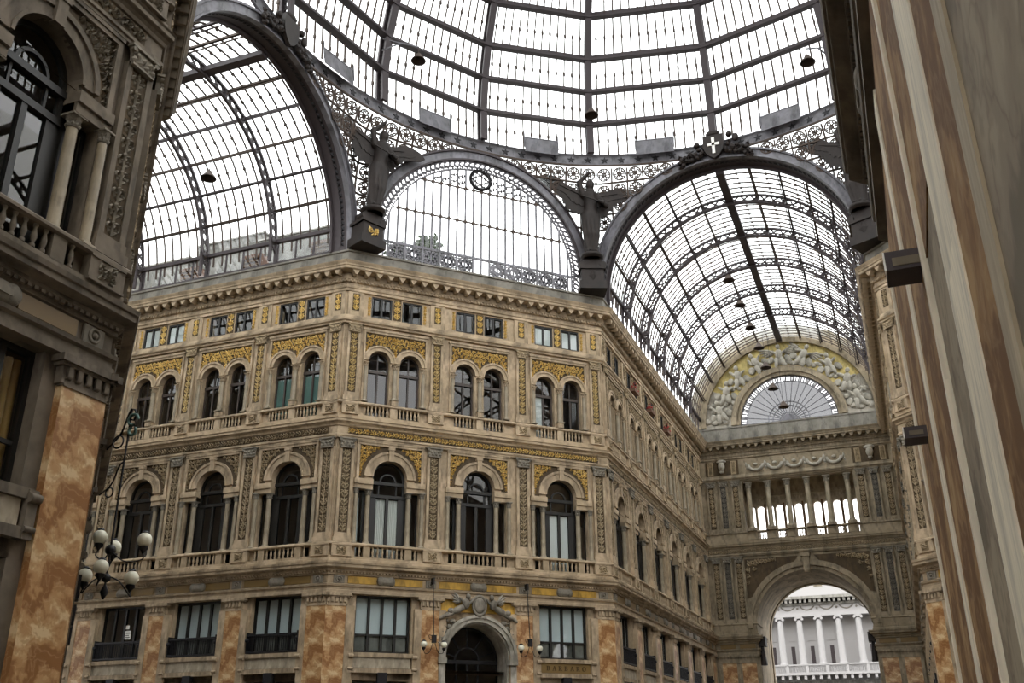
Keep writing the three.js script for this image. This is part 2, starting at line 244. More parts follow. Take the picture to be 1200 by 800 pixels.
function portal(parent, W) {                                        // the arched doorway with reclining figures and a medallion
  add(parent, 'archivolt', join([ringSec(0, 5.85, 1.7, 1.98, 0, Math.PI, -0.2, 0.1, 28), ringSec(0, 5.85, 1.9, 2.04, 0, Math.PI, -0.1, 0.18, 28), ringSec(0, 5.85, 1.62, 1.74, 0, Math.PI, -1.6, -0.05, 28), [-1, 1].map((s) => [bx(s * 1.85 - 0.15, s * 1.85 + 0.15, 0, 5.6, -0.2, 0.1), bx(s * 1.84 - 0.22, s * 1.84 + 0.2, 5.6, 5.85, -0.2, 0.2), bx(s * 1.68 - 0.06, s * 1.68 + 0.06, 0, 5.85, -1.6, -0.2)])]), M.relief, W);
  add(parent, 'yellow_panel', join([bx(-2.05, 2.05, 8.0, 8.62, -0.12, -0.06)]), M.yellow, W);
  add(parent, 'medallion', join([new THREE.SphereGeometry(0.3, 14, 10).scale(0.95, 1.25, 0.4).translate(0, 8.32, 0.2), new THREE.TorusGeometry(0.36, 0.07, 6, 18).scale(0.95, 1.25, 1).translate(0, 8.32, 0.18)]), M.greyOrn, W);
  const E = (x, y, z, a, b, c, r = 0) => new THREE.SphereGeometry(1, 9, 7).scale(a, b, c).rotateZ(r).translate(x, y, z);
  for (const s of [-1, 1]) {                                        // a reclining figure with a wing
    const body = [E(s * 1.1, 8.1, 0.18, 0.42, 0.17, 0.16, -s * 0.45), E(s * 0.72, 8.38, 0.2, 0.2, 0.26, 0.16), E(s * 0.62, 8.72, 0.24, 0.12, 0.15, 0.13), E(s * 1.55, 7.86, 0.16, 0.34, 0.12, 0.12, -s * 0.35), E(s * 1.5, 8.02, 0.2, 0.16, 0.14, 0.13), E(s * 1.9, 7.72, 0.14, 0.2, 0.09, 0.09, -s * 0.6), E(s * 0.45, 8.5, 0.26, 0.07, 0.22, 0.07, s * 0.7), E(s * 0.95, 8.55, 0.24, 0.07, 0.2, 0.07, -s * 0.9)];
    const wing = [0, 1, 2, 3].map((k) => leafG(s * 0.95, 8.45, 0.75 - k * 0.1, 0.1, s > 0 ? 0.95 - k * 0.3 : Math.PI - 0.95 + k * 0.3, 0.08, 0.1));
    const f = add(parent, 'reclining_figure', join(body), M.greyOrn, W); add(f, 'wing', join(wing), M.relief, W);
    add(parent, 'spandrel_relief', join([0, 1, 2, 3, 4].map((k) => [E(s * (1.35 + 0.14 * k), 7.55 - k * 0.28, 0.05, 0.16, 0.12, 0.1, s * k), leafG(s * (1.5 + 0.09 * k), 7.5 - k * 0.26, 0.34, 0.1, s > 0 ? 0.4 : 2.7, 0, 0.1)])), M.greyOrn, W);
  }
  const w = grp(parent, 'window', W);
  add(w, 'frame', join([ringSec(0, 5.85, 0.6, 0.68, 0, Math.PI, -1.5, -1.44, 20), ringSec(0, 5.85, 1.54, 1.66, 0, Math.PI, -1.5, -1.42, 20), bx(-1.65, 1.65, 5.72, 5.9, -1.5, -1.4), [0, 1, 2, 3, 4].map((k) => bx(0.6, 1.6, -0.03, 0.03, -1.5, -1.44).rotateZ(Math.PI * (k + 0.5) / 5).translate(0, 5.85, 0)), [-1.64, -0.6, -0.03, 0.54, 1.56].map((x) => bx(x, x + 0.08, 0.05, 5.8, -1.5, -1.42))]), M.ironBlack, W);
  add(w, 'pane', flat(archS(0, 1.62, 0.05, 5.85), -1.46), M.pane, W);
}
function bay(parent, F, b, o) {
  const W = mul(F, T(b.c, 0, 0)), half = b.w / 2, lod = o.lod || 0, orn = o.orn, rail = lod < 2;
  // --- ground floor and mezzanine
  if (b.noGround) ; else if (b.door) portal(parent, W); else { if (!(b.slab > 6)) mezzWindow(parent, W, b); shopFront(parent, W, b); }
  // --- frieze with yellow panels and an oval medallion
  const yl = half - 0.43;
  for (const s of [-1, 1]) add(parent, 'yellow_panel', shared('yp' + yl, () => join([bx(0.45, yl, 9.05, 9.38, -0.02, 0.025)])), o.yellow || M.yellow, s < 0 ? mul(W, T(-0.45 - yl, 0, 0)) : W);
  add(parent, 'medallion', shared('med', () => join([new THREE.CylinderGeometry(0.2, 0.2, 0.5, 14).rotateZ(Math.PI / 2).scale(1, 1, 0.5).translate(0, 9.22, 0.04), [-1, 1].map((s) => new THREE.SphereGeometry(0.22, 10, 8).scale(0.9, 1, 0.6).translate(s * 0.26, 9.22, 0.04)), bx(-0.2, 0.2, 9.15, 9.28, 0.1, 0.16)])), M.greyOrn, W);
  // --- piano nobile: arched window between colonnettes and side lights
  add(parent, 'archivolt', shared('arv', () => join([ringSec(0, 14.3, 0.87, 1.3, 0, Math.PI, -0.2, -0.04, 22), ringSec(0, 14.3, 1.2, 1.33, 0, Math.PI, -0.1, 0.01, 22), ringSec(0, 14.3, 0.87, 0.95, 0, Math.PI, -0.1, 0, 22)])), M.stone, W);
  add(parent, 'keystone', shared('key', () => join([bx(-0.13, 0.13, 15.12, 15.78, -0.1, 0.07), bx(-0.17, 0.17, 15.7, 15.86, -0.1, 0.1)])), M.stone, W);
  for (const s of [-1, 1]) {
    add(parent, 'impost', shared('imp' + s, () => join([bx(s * 1.33 - 0.46, s * 1.33 + 0.46, 13.65, 13.9, -0.5, -0.04), bx(s * 1.34 - 0.48, s * 1.34 + 0.48, 13.88, 14.15, -0.5, 0.02)])), M.stone, W);
    if (lod < 3) { const c = add(parent, 'column', shared('col1', () => columnG(0.13, 10.95, 13.36)), M.column, mul(W, T(s * 1.04, 0, -0.24))); add(c, 'capital', shared('cc1', () => colCapital(0.13, 0.3)), M.greyOrn, mul(W, T(s * 1.04, 13.36, -0.24))); }
    if (lod < 3 && o.outer !== false) { const c = add(parent, 'column', shared('col1b', () => columnG(0.105, 10.95, 13.36)), M.column, mul(W, T(s * 1.69, 0, -0.05))); add(c, 'capital', shared('cc1b', () => colCapital(0.105, 0.3)), M.greyOrn, mul(W, T(s * 1.69, 13.36, -0.05))); }
    windowPart(parent, W, shared('nwF' + s, () => join([ext(hollow(rectS(s * 1.39 - 0.19, s * 1.39 + 0.19, 10.2, 13.65), rectH(s * 1.39 - 0.14, s * 1.39 + 0.14, 10.28, 13.56)), -0.52, -0.44)])), M.frame, [shared('nwP' + s, () => flat(rectS(s * 1.39 - 0.15, s * 1.39 + 0.15, 10.25, 13.6), -0.48))], b.curtain && lod < 2 ? [['curtain', shared('nwC' + s, () => join([bx(s * 1.39 - 0.18, s * 1.39 - 0.02 + (s > 0 ? -0.06 : 0.02), 10.3, 13.3, -0.62, -0.6)])), M.blind]] : null);
    if (lod < 3) add(parent, 'spandrel_ornament', shared('sp' + s, () => scatterOrn([[s * 1.46, 15.74, 0.14], [s * 1.25, 15.74, 0.13], [s * 1.04, 15.76, 0.12], [s * 0.84, 15.78, 0.11], [s * 0.64, 15.8, 0.09], [s * 1.48, 15.52, 0.14], [s * 1.26, 15.52, 0.13], [s * 1.06, 15.56, 0.11], [s * 0.86, 15.62, 0.09], [s * 1.49, 15.3, 0.13], [s * 1.29, 15.32, 0.12], [s * 1.13, 15.4, 0.1], [s * 1.5, 15.08, 0.13], [s * 1.34, 15.12, 0.1], [s * 1.51, 14.86, 0.12], [s * 1.4, 14.94, 0.08], [s * 1.53, 14.66, 0.1], [s * 1.54, 14.48, 0.08], [s * 1.55, 14.32, 0.07]], -0.11, 0.07)), orn, W);
  }
  add(parent, 'spandrel_panel', shared('spp', () => join([ext(hollow(rectS(-1.62, 1.62, 14.15, 15.9), archH(0, 1.29, 14.15, 14.3)), -0.125, -0.105)])), o.panel || M.panel, W);
  add(parent, 'panel_frame', shared('pfr', () => join([bx(-1.76, 1.76, 16.0, 16.1, -0.14, 0.01), bx(-1.74, -1.6, 14.15, 15.9, -0.14, -0.02), bx(1.6, 1.74, 14.15, 15.9, -0.14, -0.02), bx(-1.74, 1.74, 15.88, 16.0, -0.14, -0.02)])), M.stone, W);
  {
    const fr = shared('pnF', () => join([ext(hollow(archS(0, 0.87, 10.2, 14.3), archH(0, 0.76, 10.3, 14.3)), -0.54, -0.42), bx(-0.87, 0.87, 13.34, 13.5, -0.56, -0.38), bx(-0.87, 0.87, 14.0, 14.16, -0.56, -0.36), bx(-0.07, 0.07, 10.2, 13.4, -0.54, -0.4), ringSec(0, 14.16, 0.36, 0.44, 0, Math.PI, -0.52, -0.42, 14), [-0.45, 0.45].map((x) => bx(x - 0.03, x + 0.03, 13.4, 14.1, -0.5, -0.44)), [-1, 1].map((s) => [bx(s * 0.66 - 0.1, s * 0.66 + 0.1, 10.2, 13.4, -0.54, -0.42), bx(s * 1.03 - 0.18, s * 1.03 + 0.18, 10.2, 13.66, -0.56, -0.44)])]));
    const ps = [shared('pnP0', () => flat(rectS(-0.58, -0.06, 10.3, 13.35), -0.48)), shared('pnP1', () => flat(rectS(0.06, 0.58, 10.3, 13.35), -0.48)), shared('pnP2', () => flat(rectS(-0.8, 0.8, 13.48, 14.02), -0.48)), shared('pnP3', () => flat(archS(0, 0.78, 14.14, 14.3), -0.48))];
    const ex = b.curtain ? [0, 1].map((k) => ['curtain', shared('pnC' + k + b.curtain, () => b.curtain === 2 ? join([bx(-0.56 + k * 0.62, -0.08 + k * 0.62, 10.3, 13.3, -0.53, -0.51)]) : join([...Array(7)].map((_, q) => cyl(0.045, 0.04, 3, 6).translate(-0.55 + k * 0.66 + q * 0.075, 11.8, -0.56)))), b.curtain === 2 ? M.whiteTrim : M.curtain]) : null;
    windowPart(parent, W, fr, M.frame, ps, ex);
  }
  if (rail) {
    for (let k = 0; k < 7; k++) add(parent, 'baluster', balusterG(), M.stone, mul(W, T(-0.72 + k * 0.24, 10.32, 0)));
    for (const s of [-1, 1]) { add(parent, 'baluster', balusterG(), M.stone, mul(W, T(s * 1.39, 10.32, 0))); add(parent, 'pedestal', shared('pd1', () => join([bx(-0.17, 0.17, 10.28, 10.84, -0.3, 0.06)])), M.stone, mul(W, T(s * 1.04, 0, 0))); }
  }
  // --- frieze of gilded scrolls
  if (lod < 3) add(parent, 'frieze_ornament', shared('frz' + b.w, () => scrollH(b.w, 0.36, 0, 0.06)), o.frieze || orn, mul(W, T(0, 16.33, 0.015)));
  if (lod < 3) add(parent, 'frieze_ground', shared('frg' + b.w, () => join([bx(-b.w / 2, b.w / 2, 16.33, 16.69, -0.02, 0.008)])), o.panel || M.panel, W);
  // --- second floor: twin arched windows
  for (const s of [-1, 1]) {
    const X = mul(W, T(s * 0.84, 0, 0));
    add(parent, 'archivolt', shared('ar2', () => join([ringSec(0, 20.42, 0.575, 0.86, 0, Math.PI, -0.2, -0.05, 20), ringSec(0, 20.42, 0.78, 0.88, 0, Math.PI, -0.1, 0, 20), ringSec(0, 20.42, 0.575, 0.64, 0, Math.PI, -0.1, -0.01, 20)])), M.stone, X);
    const fr = shared('f2F', () => join([ext(hollow(archS(0, 0.575, 17.3, 20.42), archH(0, 0.49, 17.4, 20.42)), -0.5, -0.4), bx(-0.575, 0.575, 19.85, 20.0, -0.52, -0.36), bx(-0.04, 0.04, 17.3, 19.9, -0.5, -0.38), bx(-0.03, 0.03, 19.95, 20.9, -0.48, -0.42)]));
    windowPart(parent, X, fr, M.frameBrown, [shared('f2P0', () => flat(rectS(-0.5, -0.03, 17.4, 19.87), -0.46)), shared('f2P1', () => flat(rectS(0.03, 0.5, 17.4, 19.87), -0.46)), shared('f2P2', () => flat(archS(0, 0.5, 19.98, 20.42), -0.46))], b.blind2 ? [['blind', shared('f2B', () => join([bx(-0.5, 0.5, 17.5, 19.8, -0.5, -0.485)])), M.verdigris]] : b.white2 === s ? [['blind', shared('f2W', () => join([bx(-0.5, -0.02, 17.5, 19.9, -0.5, -0.485)])), M.whiteTrim]] : null);
    if (rail) for (let k = 0; k < 6; k++) add(parent, 'baluster', balusterG(), M.stone, mul(X, T(-0.5 + k * 0.2, 17.41, 0)));
    if (lod < 3) { const c = add(parent, 'column', shared('col2h', () => columnG(0.1, 18.15, 20.05)), M.column, mul(W, T(s * 1.55, 0, -0.06))); add(c, 'capital', shared('cc2h', () => colCapital(0.1, 0.24)), M.stone, mul(W, T(s * 1.55, 20.05, -0.06))); }
  }
  { const c = add(parent, 'column', shared('col2', () => columnG(0.13, 18.35, 20.02)), M.column, mul(W, T(0, 0, -0.02))); add(c, 'capital', shared('cc2', () => colCapital(0.13, 0.27)), M.stone, mul(W, T(0, 20.02, -0.02))); add(parent, 'pedestal', shared('pd2', () => join([bx(-0.19, 0.19, 17.36, 17.94, -0.3, 0.05), bx(-0.17, 0.17, 18.06, 18.36, -0.2, 0.14)])), M.stone, W); }
  add(parent, 'panel_frame', shared('pf2', () => join([bx(-1.74, 1.74, 21.95, 22.08, -0.14, -0.02), bx(-1.8, 1.8, 22.08, 22.2, -0.14, 0.02), bx(-1.74, -1.64, 18.1, 21.95, -0.14, -0.03), bx(1.64, 1.74, 18.1, 21.95, -0.14, -0.03)])), M.stone, W);
  add(parent, 'arch_panel', shared('ap2', () => join([ext(hollow(rectS(-1.69, 1.69, 20.45, 21.94), archH(-0.84, 0.83, 20.46, 20.47), archH(0.84, 0.83, 20.46, 20.47)), -0.125, -0.105)])), o.panel || M.panel, W);
  if (lod < 3) add(parent, 'panel_ornament', shared('or2', () => scatterOrn([...[...Array(14)].map((_, k) => [-1.5 + k * 0.231, 21.78, 0.12]), ...[...Array(13)].map((_, k) => [-1.4 + k * 0.233, 21.59, 0.12]), ...[...Array(14)].map((_, k) => [-1.52 + k * 0.234, 21.4, 0.1]), [-1.5, 21.2, 0.12], [1.5, 21.2, 0.12], [-1.36, 21.3, 0.1], [1.36, 21.3, 0.1], [0, 21.22, 0.13], [-0.2, 21.28, 0.12], [0.2, 21.28, 0.12], [-1.56, 21.02, 0.1], [1.56, 21.02, 0.1], [0, 21.0, 0.11], [0, 20.85, 0.08]], -0.105, 0.07)), o.orn2 || orn, W);
  // --- attic: pairs of small windows between carved strips
  for (const s of [-1, 1]) {
    const X = mul(W, T(s * 0.84, 0, 0));
    windowPart(parent, X, shared('atF', () => join([ext(hollow(rectS(-0.57, 0.57, 22.88, 24.08), rectH(-0.49, 0.49, 22.96, 24.0)), -0.3, -0.18), bx(-0.05, 0.05, 22.9, 24.0, -0.29, -0.18)])), M.frame, [shared('atP0', () => flat(rectS(-0.5, -0.04, 22.9, 24.05), -0.24)), shared('atP1', () => flat(rectS(0.04, 0.5, 22.9, 24.05), -0.24))], b.white3 ? [['blind', shared('atB', () => join([bx(-0.5, 0.5, 22.95, 23.95, -0.3, -0.28)])), M.whiteTrim]] : null);
    if (lod < 3) add(parent, 'carved_strip', shared('cs1', () => join([scrollV(0.2, 1.1, -0.11, 0.06).translate(0, 22.92, 0)])), o.orn2 || orn, mul(W, T(s * 1.54, 0, 0)));
  }
  if (lod < 3) add(parent, 'recess_panel', shared('rp4', () => join([bx(-0.22, 0.22, 22.9, 24.1, -0.12, -0.112)])), o.panel || M.panel, W), add(parent, 'carved_strip', shared('cs2', () => join([scrollV(0.4, 1.1, -0.11, 0.07).translate(0, 22.95, 0)])), o.orn2 || orn, W);
}
function pilaster(parent, F, s, o, p = {}) {                        // pilaster order of one axis, ground to attic
  const W = mul(F, T(s, 0, 0)), lod = o.lod || 0, orn = o.orn;
  if (!p.noBase) {
    const m0 = p.m0 ?? -0.45, m1 = p.m1 ?? 0.45, k = m0 + '_' + m1;
    add(parent, 'marble_panel', shared('mp' + k, () => join([bx(m0, m1, 0.9, 8.02, -0.12, 0.05)])), o.marble || M.marble, W);
    add(parent, 'plinth', shared('pl' + k, () => join([bx(m0 - 0.1, m1 + 0.1, 0, 0.9, -0.12, 0.12)])), M.stone, W);
    add(parent, 'side_strip', shared('ss' + k + (p.strip || ''), () => join([m0 > -0.5 ? bx(p.strip || -0.8, m0, 0, 8.02, -0.12, 0.075) : [], m1 < 0.5 ? bx(m1, 0.8, 0, 8.02, -0.12, 0.075) : [], bx(m0, m1, 8.0, 8.05, -0.1, 0.08)])), o.strip || M.stone, W);
    add(parent, 'corbel_capital', shared('ck' + k, () => join([bx(m0 - 0.06, m1 + 0.06, 8.05, 8.42, -0.12, 0.06), bx(m0 - 0.22, m1 + 0.22, 8.44, 8.58, -0.12, 0.2), bx(m0 - 0.14, m1 + 0.14, 8.38, 8.46, -0.12, 0.14), [0, 1, 2, 3, 4].map((q) => { const x = m0 + 0.08 + q * (m1 - m0 - 0.16) / 4; return [bx(x - 0.06, x + 0.06, 8.2, 8.4, 0.05, 0.13), cyl(0.06, 0.06, 0.12, 8).rotateZ(Math.PI / 2).translate(x, 8.2, 0.07)]; })])), o.strip || M.stone, W);
  }
  add(parent, 'roundel', shared('rnd', () => join([bx(-0.26, 0.26, 9.03, 9.4, -0.02, 0.04), new THREE.TorusGeometry(0.13, 0.035, 6, 16).translate(0, 9.22, 0.05), new THREE.SphereGeometry(0.07, 8, 6).translate(0, 9.22, 0.05)])), M.greyOrn, W);
  const shaft = (w, y0, y1, pw) => join([bx(-w / 2, w / 2, y0, y1, -0.12, 0.0), bx(-w / 2, -pw / 2, y0 + 0.4, y1, 0, 0.04), bx(pw / 2, w / 2, y0 + 0.4, y1, 0, 0.04), bx(-w / 2, w / 2, y1 - 0.08, y1, 0, 0.04), bx(-w / 2 - 0.04, w / 2 + 0.04, y0 + 0.2, y0 + 0.46, -0.12, 0.07), bx(-w / 2 - 0.09, w / 2 + 0.09, y0, y0 + 0.24, -0.12, 0.11)]);
  const p1 = add(parent, 'pilaster', shared('ps1', () => shaft(0.74, 10.94, 15.66, 0.46)), M.stone, W);
  add(p1, 'capital', shared('pc1', () => capitalG(0.86, 0.48, 0.15, -0.02)), M.greyOrn, mul(W, T(0, 15.62, 0)));
  if (lod < 3) add(p1, 'recess_panel', shared('rp1', () => join([bx(-0.23, 0.23, 11.4, 15.58, -0.01, 0.006)])), o.panel || M.panel, W), add(p1, 'ornament', shared('po1', () => scrollV(0.44, 4.1, 0, 0.055)), o.pilOrn || orn, mul(W, T(0, 11.45, 0)));
  const p2 = add(parent, 'pilaster', shared('ps2', () => shaft(0.66, 18.06, 21.88, 0.42)), M.stone, W);
  add(p2, 'capital', shared('pc2', () => capitalG(0.76, 0.46, 0.14, -0.02)), M.stoneOrn, mul(W, T(0, 21.86, 0)));
  if (lod < 3) add(p2, 'recess_panel', shared('rp2', () => join([bx(-0.21, 0.21, 18.5, 21.8, -0.01, 0.006)])), o.panel || M.panel, W), add(p2, 'ornament', shared('po2', () => scrollV(0.4, 3.2, 0, 0.05)), o.pil2 || M.midGold, mul(W, T(0, 18.58, 0)));
  for (const [y, w, h, n] of [[10.28, 0.96, 0.56, 1], [17.36, 0.84, 0.56, 2]]) { const q = add(parent, 'pedestal', shared('pq' + n, () => join([bx(-w / 2, w / 2, y, y + h, -0.3, 0.1), bx(-w / 2, w / 2, y, y + 0.06, 0.1, 0.13), bx(-w / 2, w / 2, y + h - 0.05, y + h, 0.1, 0.13)])), M.stone, W); if (lod < 3) add(q, 'relief_panel', shared('pr' + n, () => scatterOrn([[-0.15, y + 0.36, 0.14], [0.15, y + 0.36, 0.14], [-0.14, y + 0.18, 0.12], [0.14, y + 0.18, 0.12], [0, y + 0.28, 0.13]], 0.1, 0.05)), o.pilOrn || M.stoneOrn, W); }
  const a = add(parent, 'attic_pier', shared('atp', () => join([bx(-0.42, 0.42, 22.6, 24.2, -0.12, -0.04)])), M.stone, W);
  if (lod < 3) add(a, 'recess_panel', shared('rp3', () => join([bx(-0.19, 0.19, 23.08, 24.06, -0.05, -0.034)])), o.panel || M.panel, W), add(a, 'carved_strip', shared('cs3', () => join([scrollV(0.36, 0.92, -0.03, 0.06).translate(0, 23.1, 0)])), o.orn2 || orn, W);
}
const PROF = {
  architrave_low: [[-0.12, 8.56], [0.1, 8.58], [0.1, 8.72], [0.05, 8.74], [0.05, 8.86], [0.12, 8.9], [0.14, 8.98], [-0.02, 9.03], [-0.02, 9.4]],
  cornice_low: [[-0.02, 9.4], [0.06, 9.42], [0.06, 9.5], [0.16, 9.58], [0.16, 9.66], [0.32, 9.72], [0.36, 9.74], [0.36, 9.86], [0.4, 9.88], [0.42, 9.98], [0.1, 10.02], [0.1, 10.16], [0.06, 10.18], [0.06, 10.3], [-0.3, 10.3]],
  rail_low: [[-0.3, 10.8], [0.06, 10.8], [0.13, 10.84], [0.13, 10.9], [0.08, 10.95], [-0.3, 10.95]],
  architrave_mid: [[-0.12, 16.1], [0.02, 16.1], [0.02, 16.18], [0.06, 16.2], [0.06, 16.28], [0.0, 16.32], [0.0, 16.7]],
  cornice_mid: [[0.0, 16.7], [0.05, 16.72], [0.08, 16.8], [0.14, 16.86], [0.2, 16.9], [0.22, 16.92], [0.22, 17.02], [0.26, 17.06], [0.04, 17.1], [0.04, 17.38], [-0.3, 17.4]],
  rail_mid: [[-0.3, 17.9], [0.04, 17.9], [0.11, 17.94], [0.11, 18.0], [0.06, 18.06], [-0.3, 18.06]],
  string_course: [[-0.12, 22.3], [0.02, 22.32], [0.04, 22.4], [0.12, 22.46], [0.13, 22.56], [0.0, 22.62], [-0.04, 22.8], [-0.12, 22.82]],
  architrave_top: [[-0.12, 24.14], [0.0, 24.16], [0.0, 24.3], [0.05, 24.34], [0.05, 24.44], [0.0, 24.48], [0.0, 24.62], [0.09, 24.64]],
  cornice_top: [[0.09, 24.64], [0.09, 24.76], [0.13, 24.8]],
  soffit_top: [[0.13, 24.8], [0.14, 25.12], [0.62, 25.14]],
  corona_top: [[0.62, 25.14], [0.66, 25.18], [0.66, 25.3], [0.7, 25.32], [0.72, 25.4], [0.8, 25.52], [0.82, 25.56], [0.3, 25.66]],
  parapet: [[0.3, 25.6], [0.22, 25.64], [0.2, 26.32], [0.28, 26.34], [0.28, 26.44], [-0.5, 26.46]],
};
function frameOf(a, b) { const th = Math.atan2(-(b[1] - a[1]), b[0] - a[0]); return mul(T(a[0], 0, a[1]), RY(th)); }
// A block of the arcade: a bent front along a plan path. segs[i] describes the stretch from path[i] to path[i + 1].
function building(name, label, path, segs, skip = []) {
  const base = path[segs.findIndex((s) => s)] || path[0], g = thing(name, label, 'building', [base[0], 0, base[1]]);
  for (const [k, pr] of Object.entries(PROF)) if (!skip.includes(k)) add(g, k.replace(/_(low|mid|top)$/, ''), sweep(path, pr), k === 'parapet' ? M.parapet : M.stone);
  const inner = [[-0.6, 26.0], [-7, 26.0], [-7, 0], [-0.6, 0]];
  add(g, 'inner_wall', sweep(path, inner), M.roomWall);
  for (const h of [5.2, 9.85, 16.9, 22.42]) add(g, 'inner_floor', sweep(path, [[-0.5, h], [-7, h], [-7, h + 0.12], [-0.5, h + 0.12]]), M.roomFloor);
  const dent = [], dl = [];
  segs.forEach((s, i) => {
    if (!s) return;
    const a = path[i], b = path[i + 1], F = frameOf(a, b), L = Math.hypot(b[0] - a[0], b[1] - a[1]);
    wallSegment(g, F, L, s.bays || [], s);
    for (const q of s.bays || []) bay(g, F, q, s);
    for (const q of s.pils || []) pilaster(g, F, q.s, s, q);
    if (s.dentils !== false) {
      for (let x = 0.1; x < L; x += 0.19) dent.push(bx(x, x + 0.1, 24.65, 24.76, 0.08, 0.17).applyMatrix4(F));
      for (let x = 0.1; x < L; x += 0.16) dl.push(bx(x, x + 0.09, 9.5, 9.58, 0.05, 0.15).applyMatrix4(F));
      const md = shared('mod', () => { const sh = new THREE.Shape(); sh.moveTo(-0.2, 25.14); sh.lineTo(0.2, 25.14); sh.lineTo(0.16, 25.08); sh.lineTo(0.03, 24.88); sh.lineTo(-0.03, 24.88); sh.lineTo(-0.16, 25.08); return join([ext(sh, 0.3, 0.58), bx(-0.09, 0.09, 24.92, 25.12, 0.13, 0.32)]); });
      const n = Math.round(L / 0.62); for (let k = 0; k < n; k++) add(g, 'modillion', md, M.stone, mul(F, T((k + 0.5) * L / n, 0, 0)));
    }
  });
  if (dent.length) { add(g, 'dentil_course', join(dent), M.stone, I4, 'stuff'); add(g, 'dentil_course', join(dl), M.stone, I4, 'stuff'); }
  return g;
}
const armBays = (n, s0, dir, ex = {}) => [...Array(n)].map((_, k) => ({ c: s0 + dir * (2.275 + 4.55 * k), w: 4.55, rail: true, ...(ex[k] || {}) }));

// ---------------------------------------------------------------- the large structure: floor, blocks round the crossing, end gate
struct('floor', uvBox(nz(new THREE.BoxGeometry(97, 0.3, 97).translate(0, -0.15, 0))), M.floor);
struct('ground', uvBox(nz(new THREE.BoxGeometry(300, 0.2, 300).translate(0, -0.42, 0))), M.asphalt);
const ZE = -47.5, P = [-B, -A], Q = [-A, -B];
// the corner block between the two arms that the camera sees
building('corner_building', 'ornate stone building with gilded reliefs, bent round the arcade corner below the half-round window',
  [[-47.5, -A], P, Q, [-A, ZE]], [
    { bays: armBays(5, 29.2 - 0.5, -1, { 0: { blind: 1, blind2: 1 }, 1: { blind: 1, white3: 0 }, 2: { white3: 1 }, 3: {}, 4: {} }), pils: [0, 1, 2, 3, 4, 5].map((k) => k ? { s: 28.7 - 4.55 * k } : { s: 28.7, m0: -0.48, m1: 0.53 }), orn: M.dimGold, orn2: M.gold, pilOrn: M.stoneOrn, frieze: M.stoneOrn, yellow: M.bronzeSign },
    { bays: [{ c: 2.825, w: 4.55, blind: 1, curtain: 1, rail: false }, { c: 7.58, w: 4.96, door: true }, { c: 12.335, w: 4.55, blind: 1, curtain: 2, white2: -1, white3: 1, sign: M.bronzeSign }], pils: [{ s: 0.55, m0: -0.55, m1: 0.41 }, { s: 5.1 }, { s: 10.06 }, { s: 14.61, m0: -0.41, m1: 0.55 }], orn: M.gold, pilOrn: M.dimGold },
    { bays: armBays(6, 0.5, 1, { 0: { blind: 1 }, 1: { blind: 1 }, 2: { blind: 1 } }), pils: [0, 1, 2, 3, 4, 5, 6].map((k) => k ? { s: 0.5 + 4.55 * k } : { s: 0.5, m0: -0.5, m1: 0.4 }), orn: M.stoneOrn, pilOrn: M.stoneOrn, panel: M.panel, yellow: M.bronzeSign, outer: false, pil2: M.stoneOrn },
  ]);
// the block at the left: the arm's wall, then the diagonal front seen edge-on
const baseStone = M.stone; M.stone = M.stoneShaded;  // left block takes the darker stone, its shade put into the colour
building('left_building', 'shade-tinted stone building with an orange marble pilaster and a globe lamp hung from its corner',
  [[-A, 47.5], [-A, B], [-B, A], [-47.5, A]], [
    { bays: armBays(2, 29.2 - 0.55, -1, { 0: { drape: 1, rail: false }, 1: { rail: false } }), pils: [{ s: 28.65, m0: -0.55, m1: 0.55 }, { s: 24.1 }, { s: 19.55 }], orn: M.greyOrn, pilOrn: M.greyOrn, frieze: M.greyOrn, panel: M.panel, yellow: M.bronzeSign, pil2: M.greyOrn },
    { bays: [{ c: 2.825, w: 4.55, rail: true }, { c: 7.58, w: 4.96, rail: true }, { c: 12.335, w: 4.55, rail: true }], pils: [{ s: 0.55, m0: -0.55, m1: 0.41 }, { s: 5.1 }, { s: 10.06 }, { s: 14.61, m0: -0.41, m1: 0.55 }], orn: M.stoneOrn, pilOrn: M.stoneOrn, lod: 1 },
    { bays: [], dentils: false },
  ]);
M.stone = baseStone;
// the block beyond the crossing at the right: the far diagonal and the right wall of the far arm
building('far_building', 'stone building beyond the right hand marble wall, with a yellow marble pilaster at its foot',
  [[A, ZE], [A, -B], [B, -A], [47.5, -A]], [
    { bays: armBays(6, 28.7, -1), pils: [0, 1, 2, 3, 4, 5, 6].map((k) => k ? { s: 28.7 - 4.55 * k } : { s: 28.7, m0: -0.4, m1: 0.5 }), orn: M.stoneOrn, lod: 2 },
    { bays: [{ c: 2.825, w: 4.55, rail: true }, { c: 7.58, w: 4.96, rail: true }, { c: 12.335, w: 4.55, rail: true }], pils: [{ s: 0.55, m0: -0.55, m1: 0.41 }, { s: 5.1 }, { s: 10.06 }, { s: 14.61, m0: -0.41, m1: 0.55 }], orn: M.stoneOrn, pilOrn: M.stoneOrn, pil2: M.stoneOrn, lod: 1 },
    { bays: [], dentils: false },
  ]);
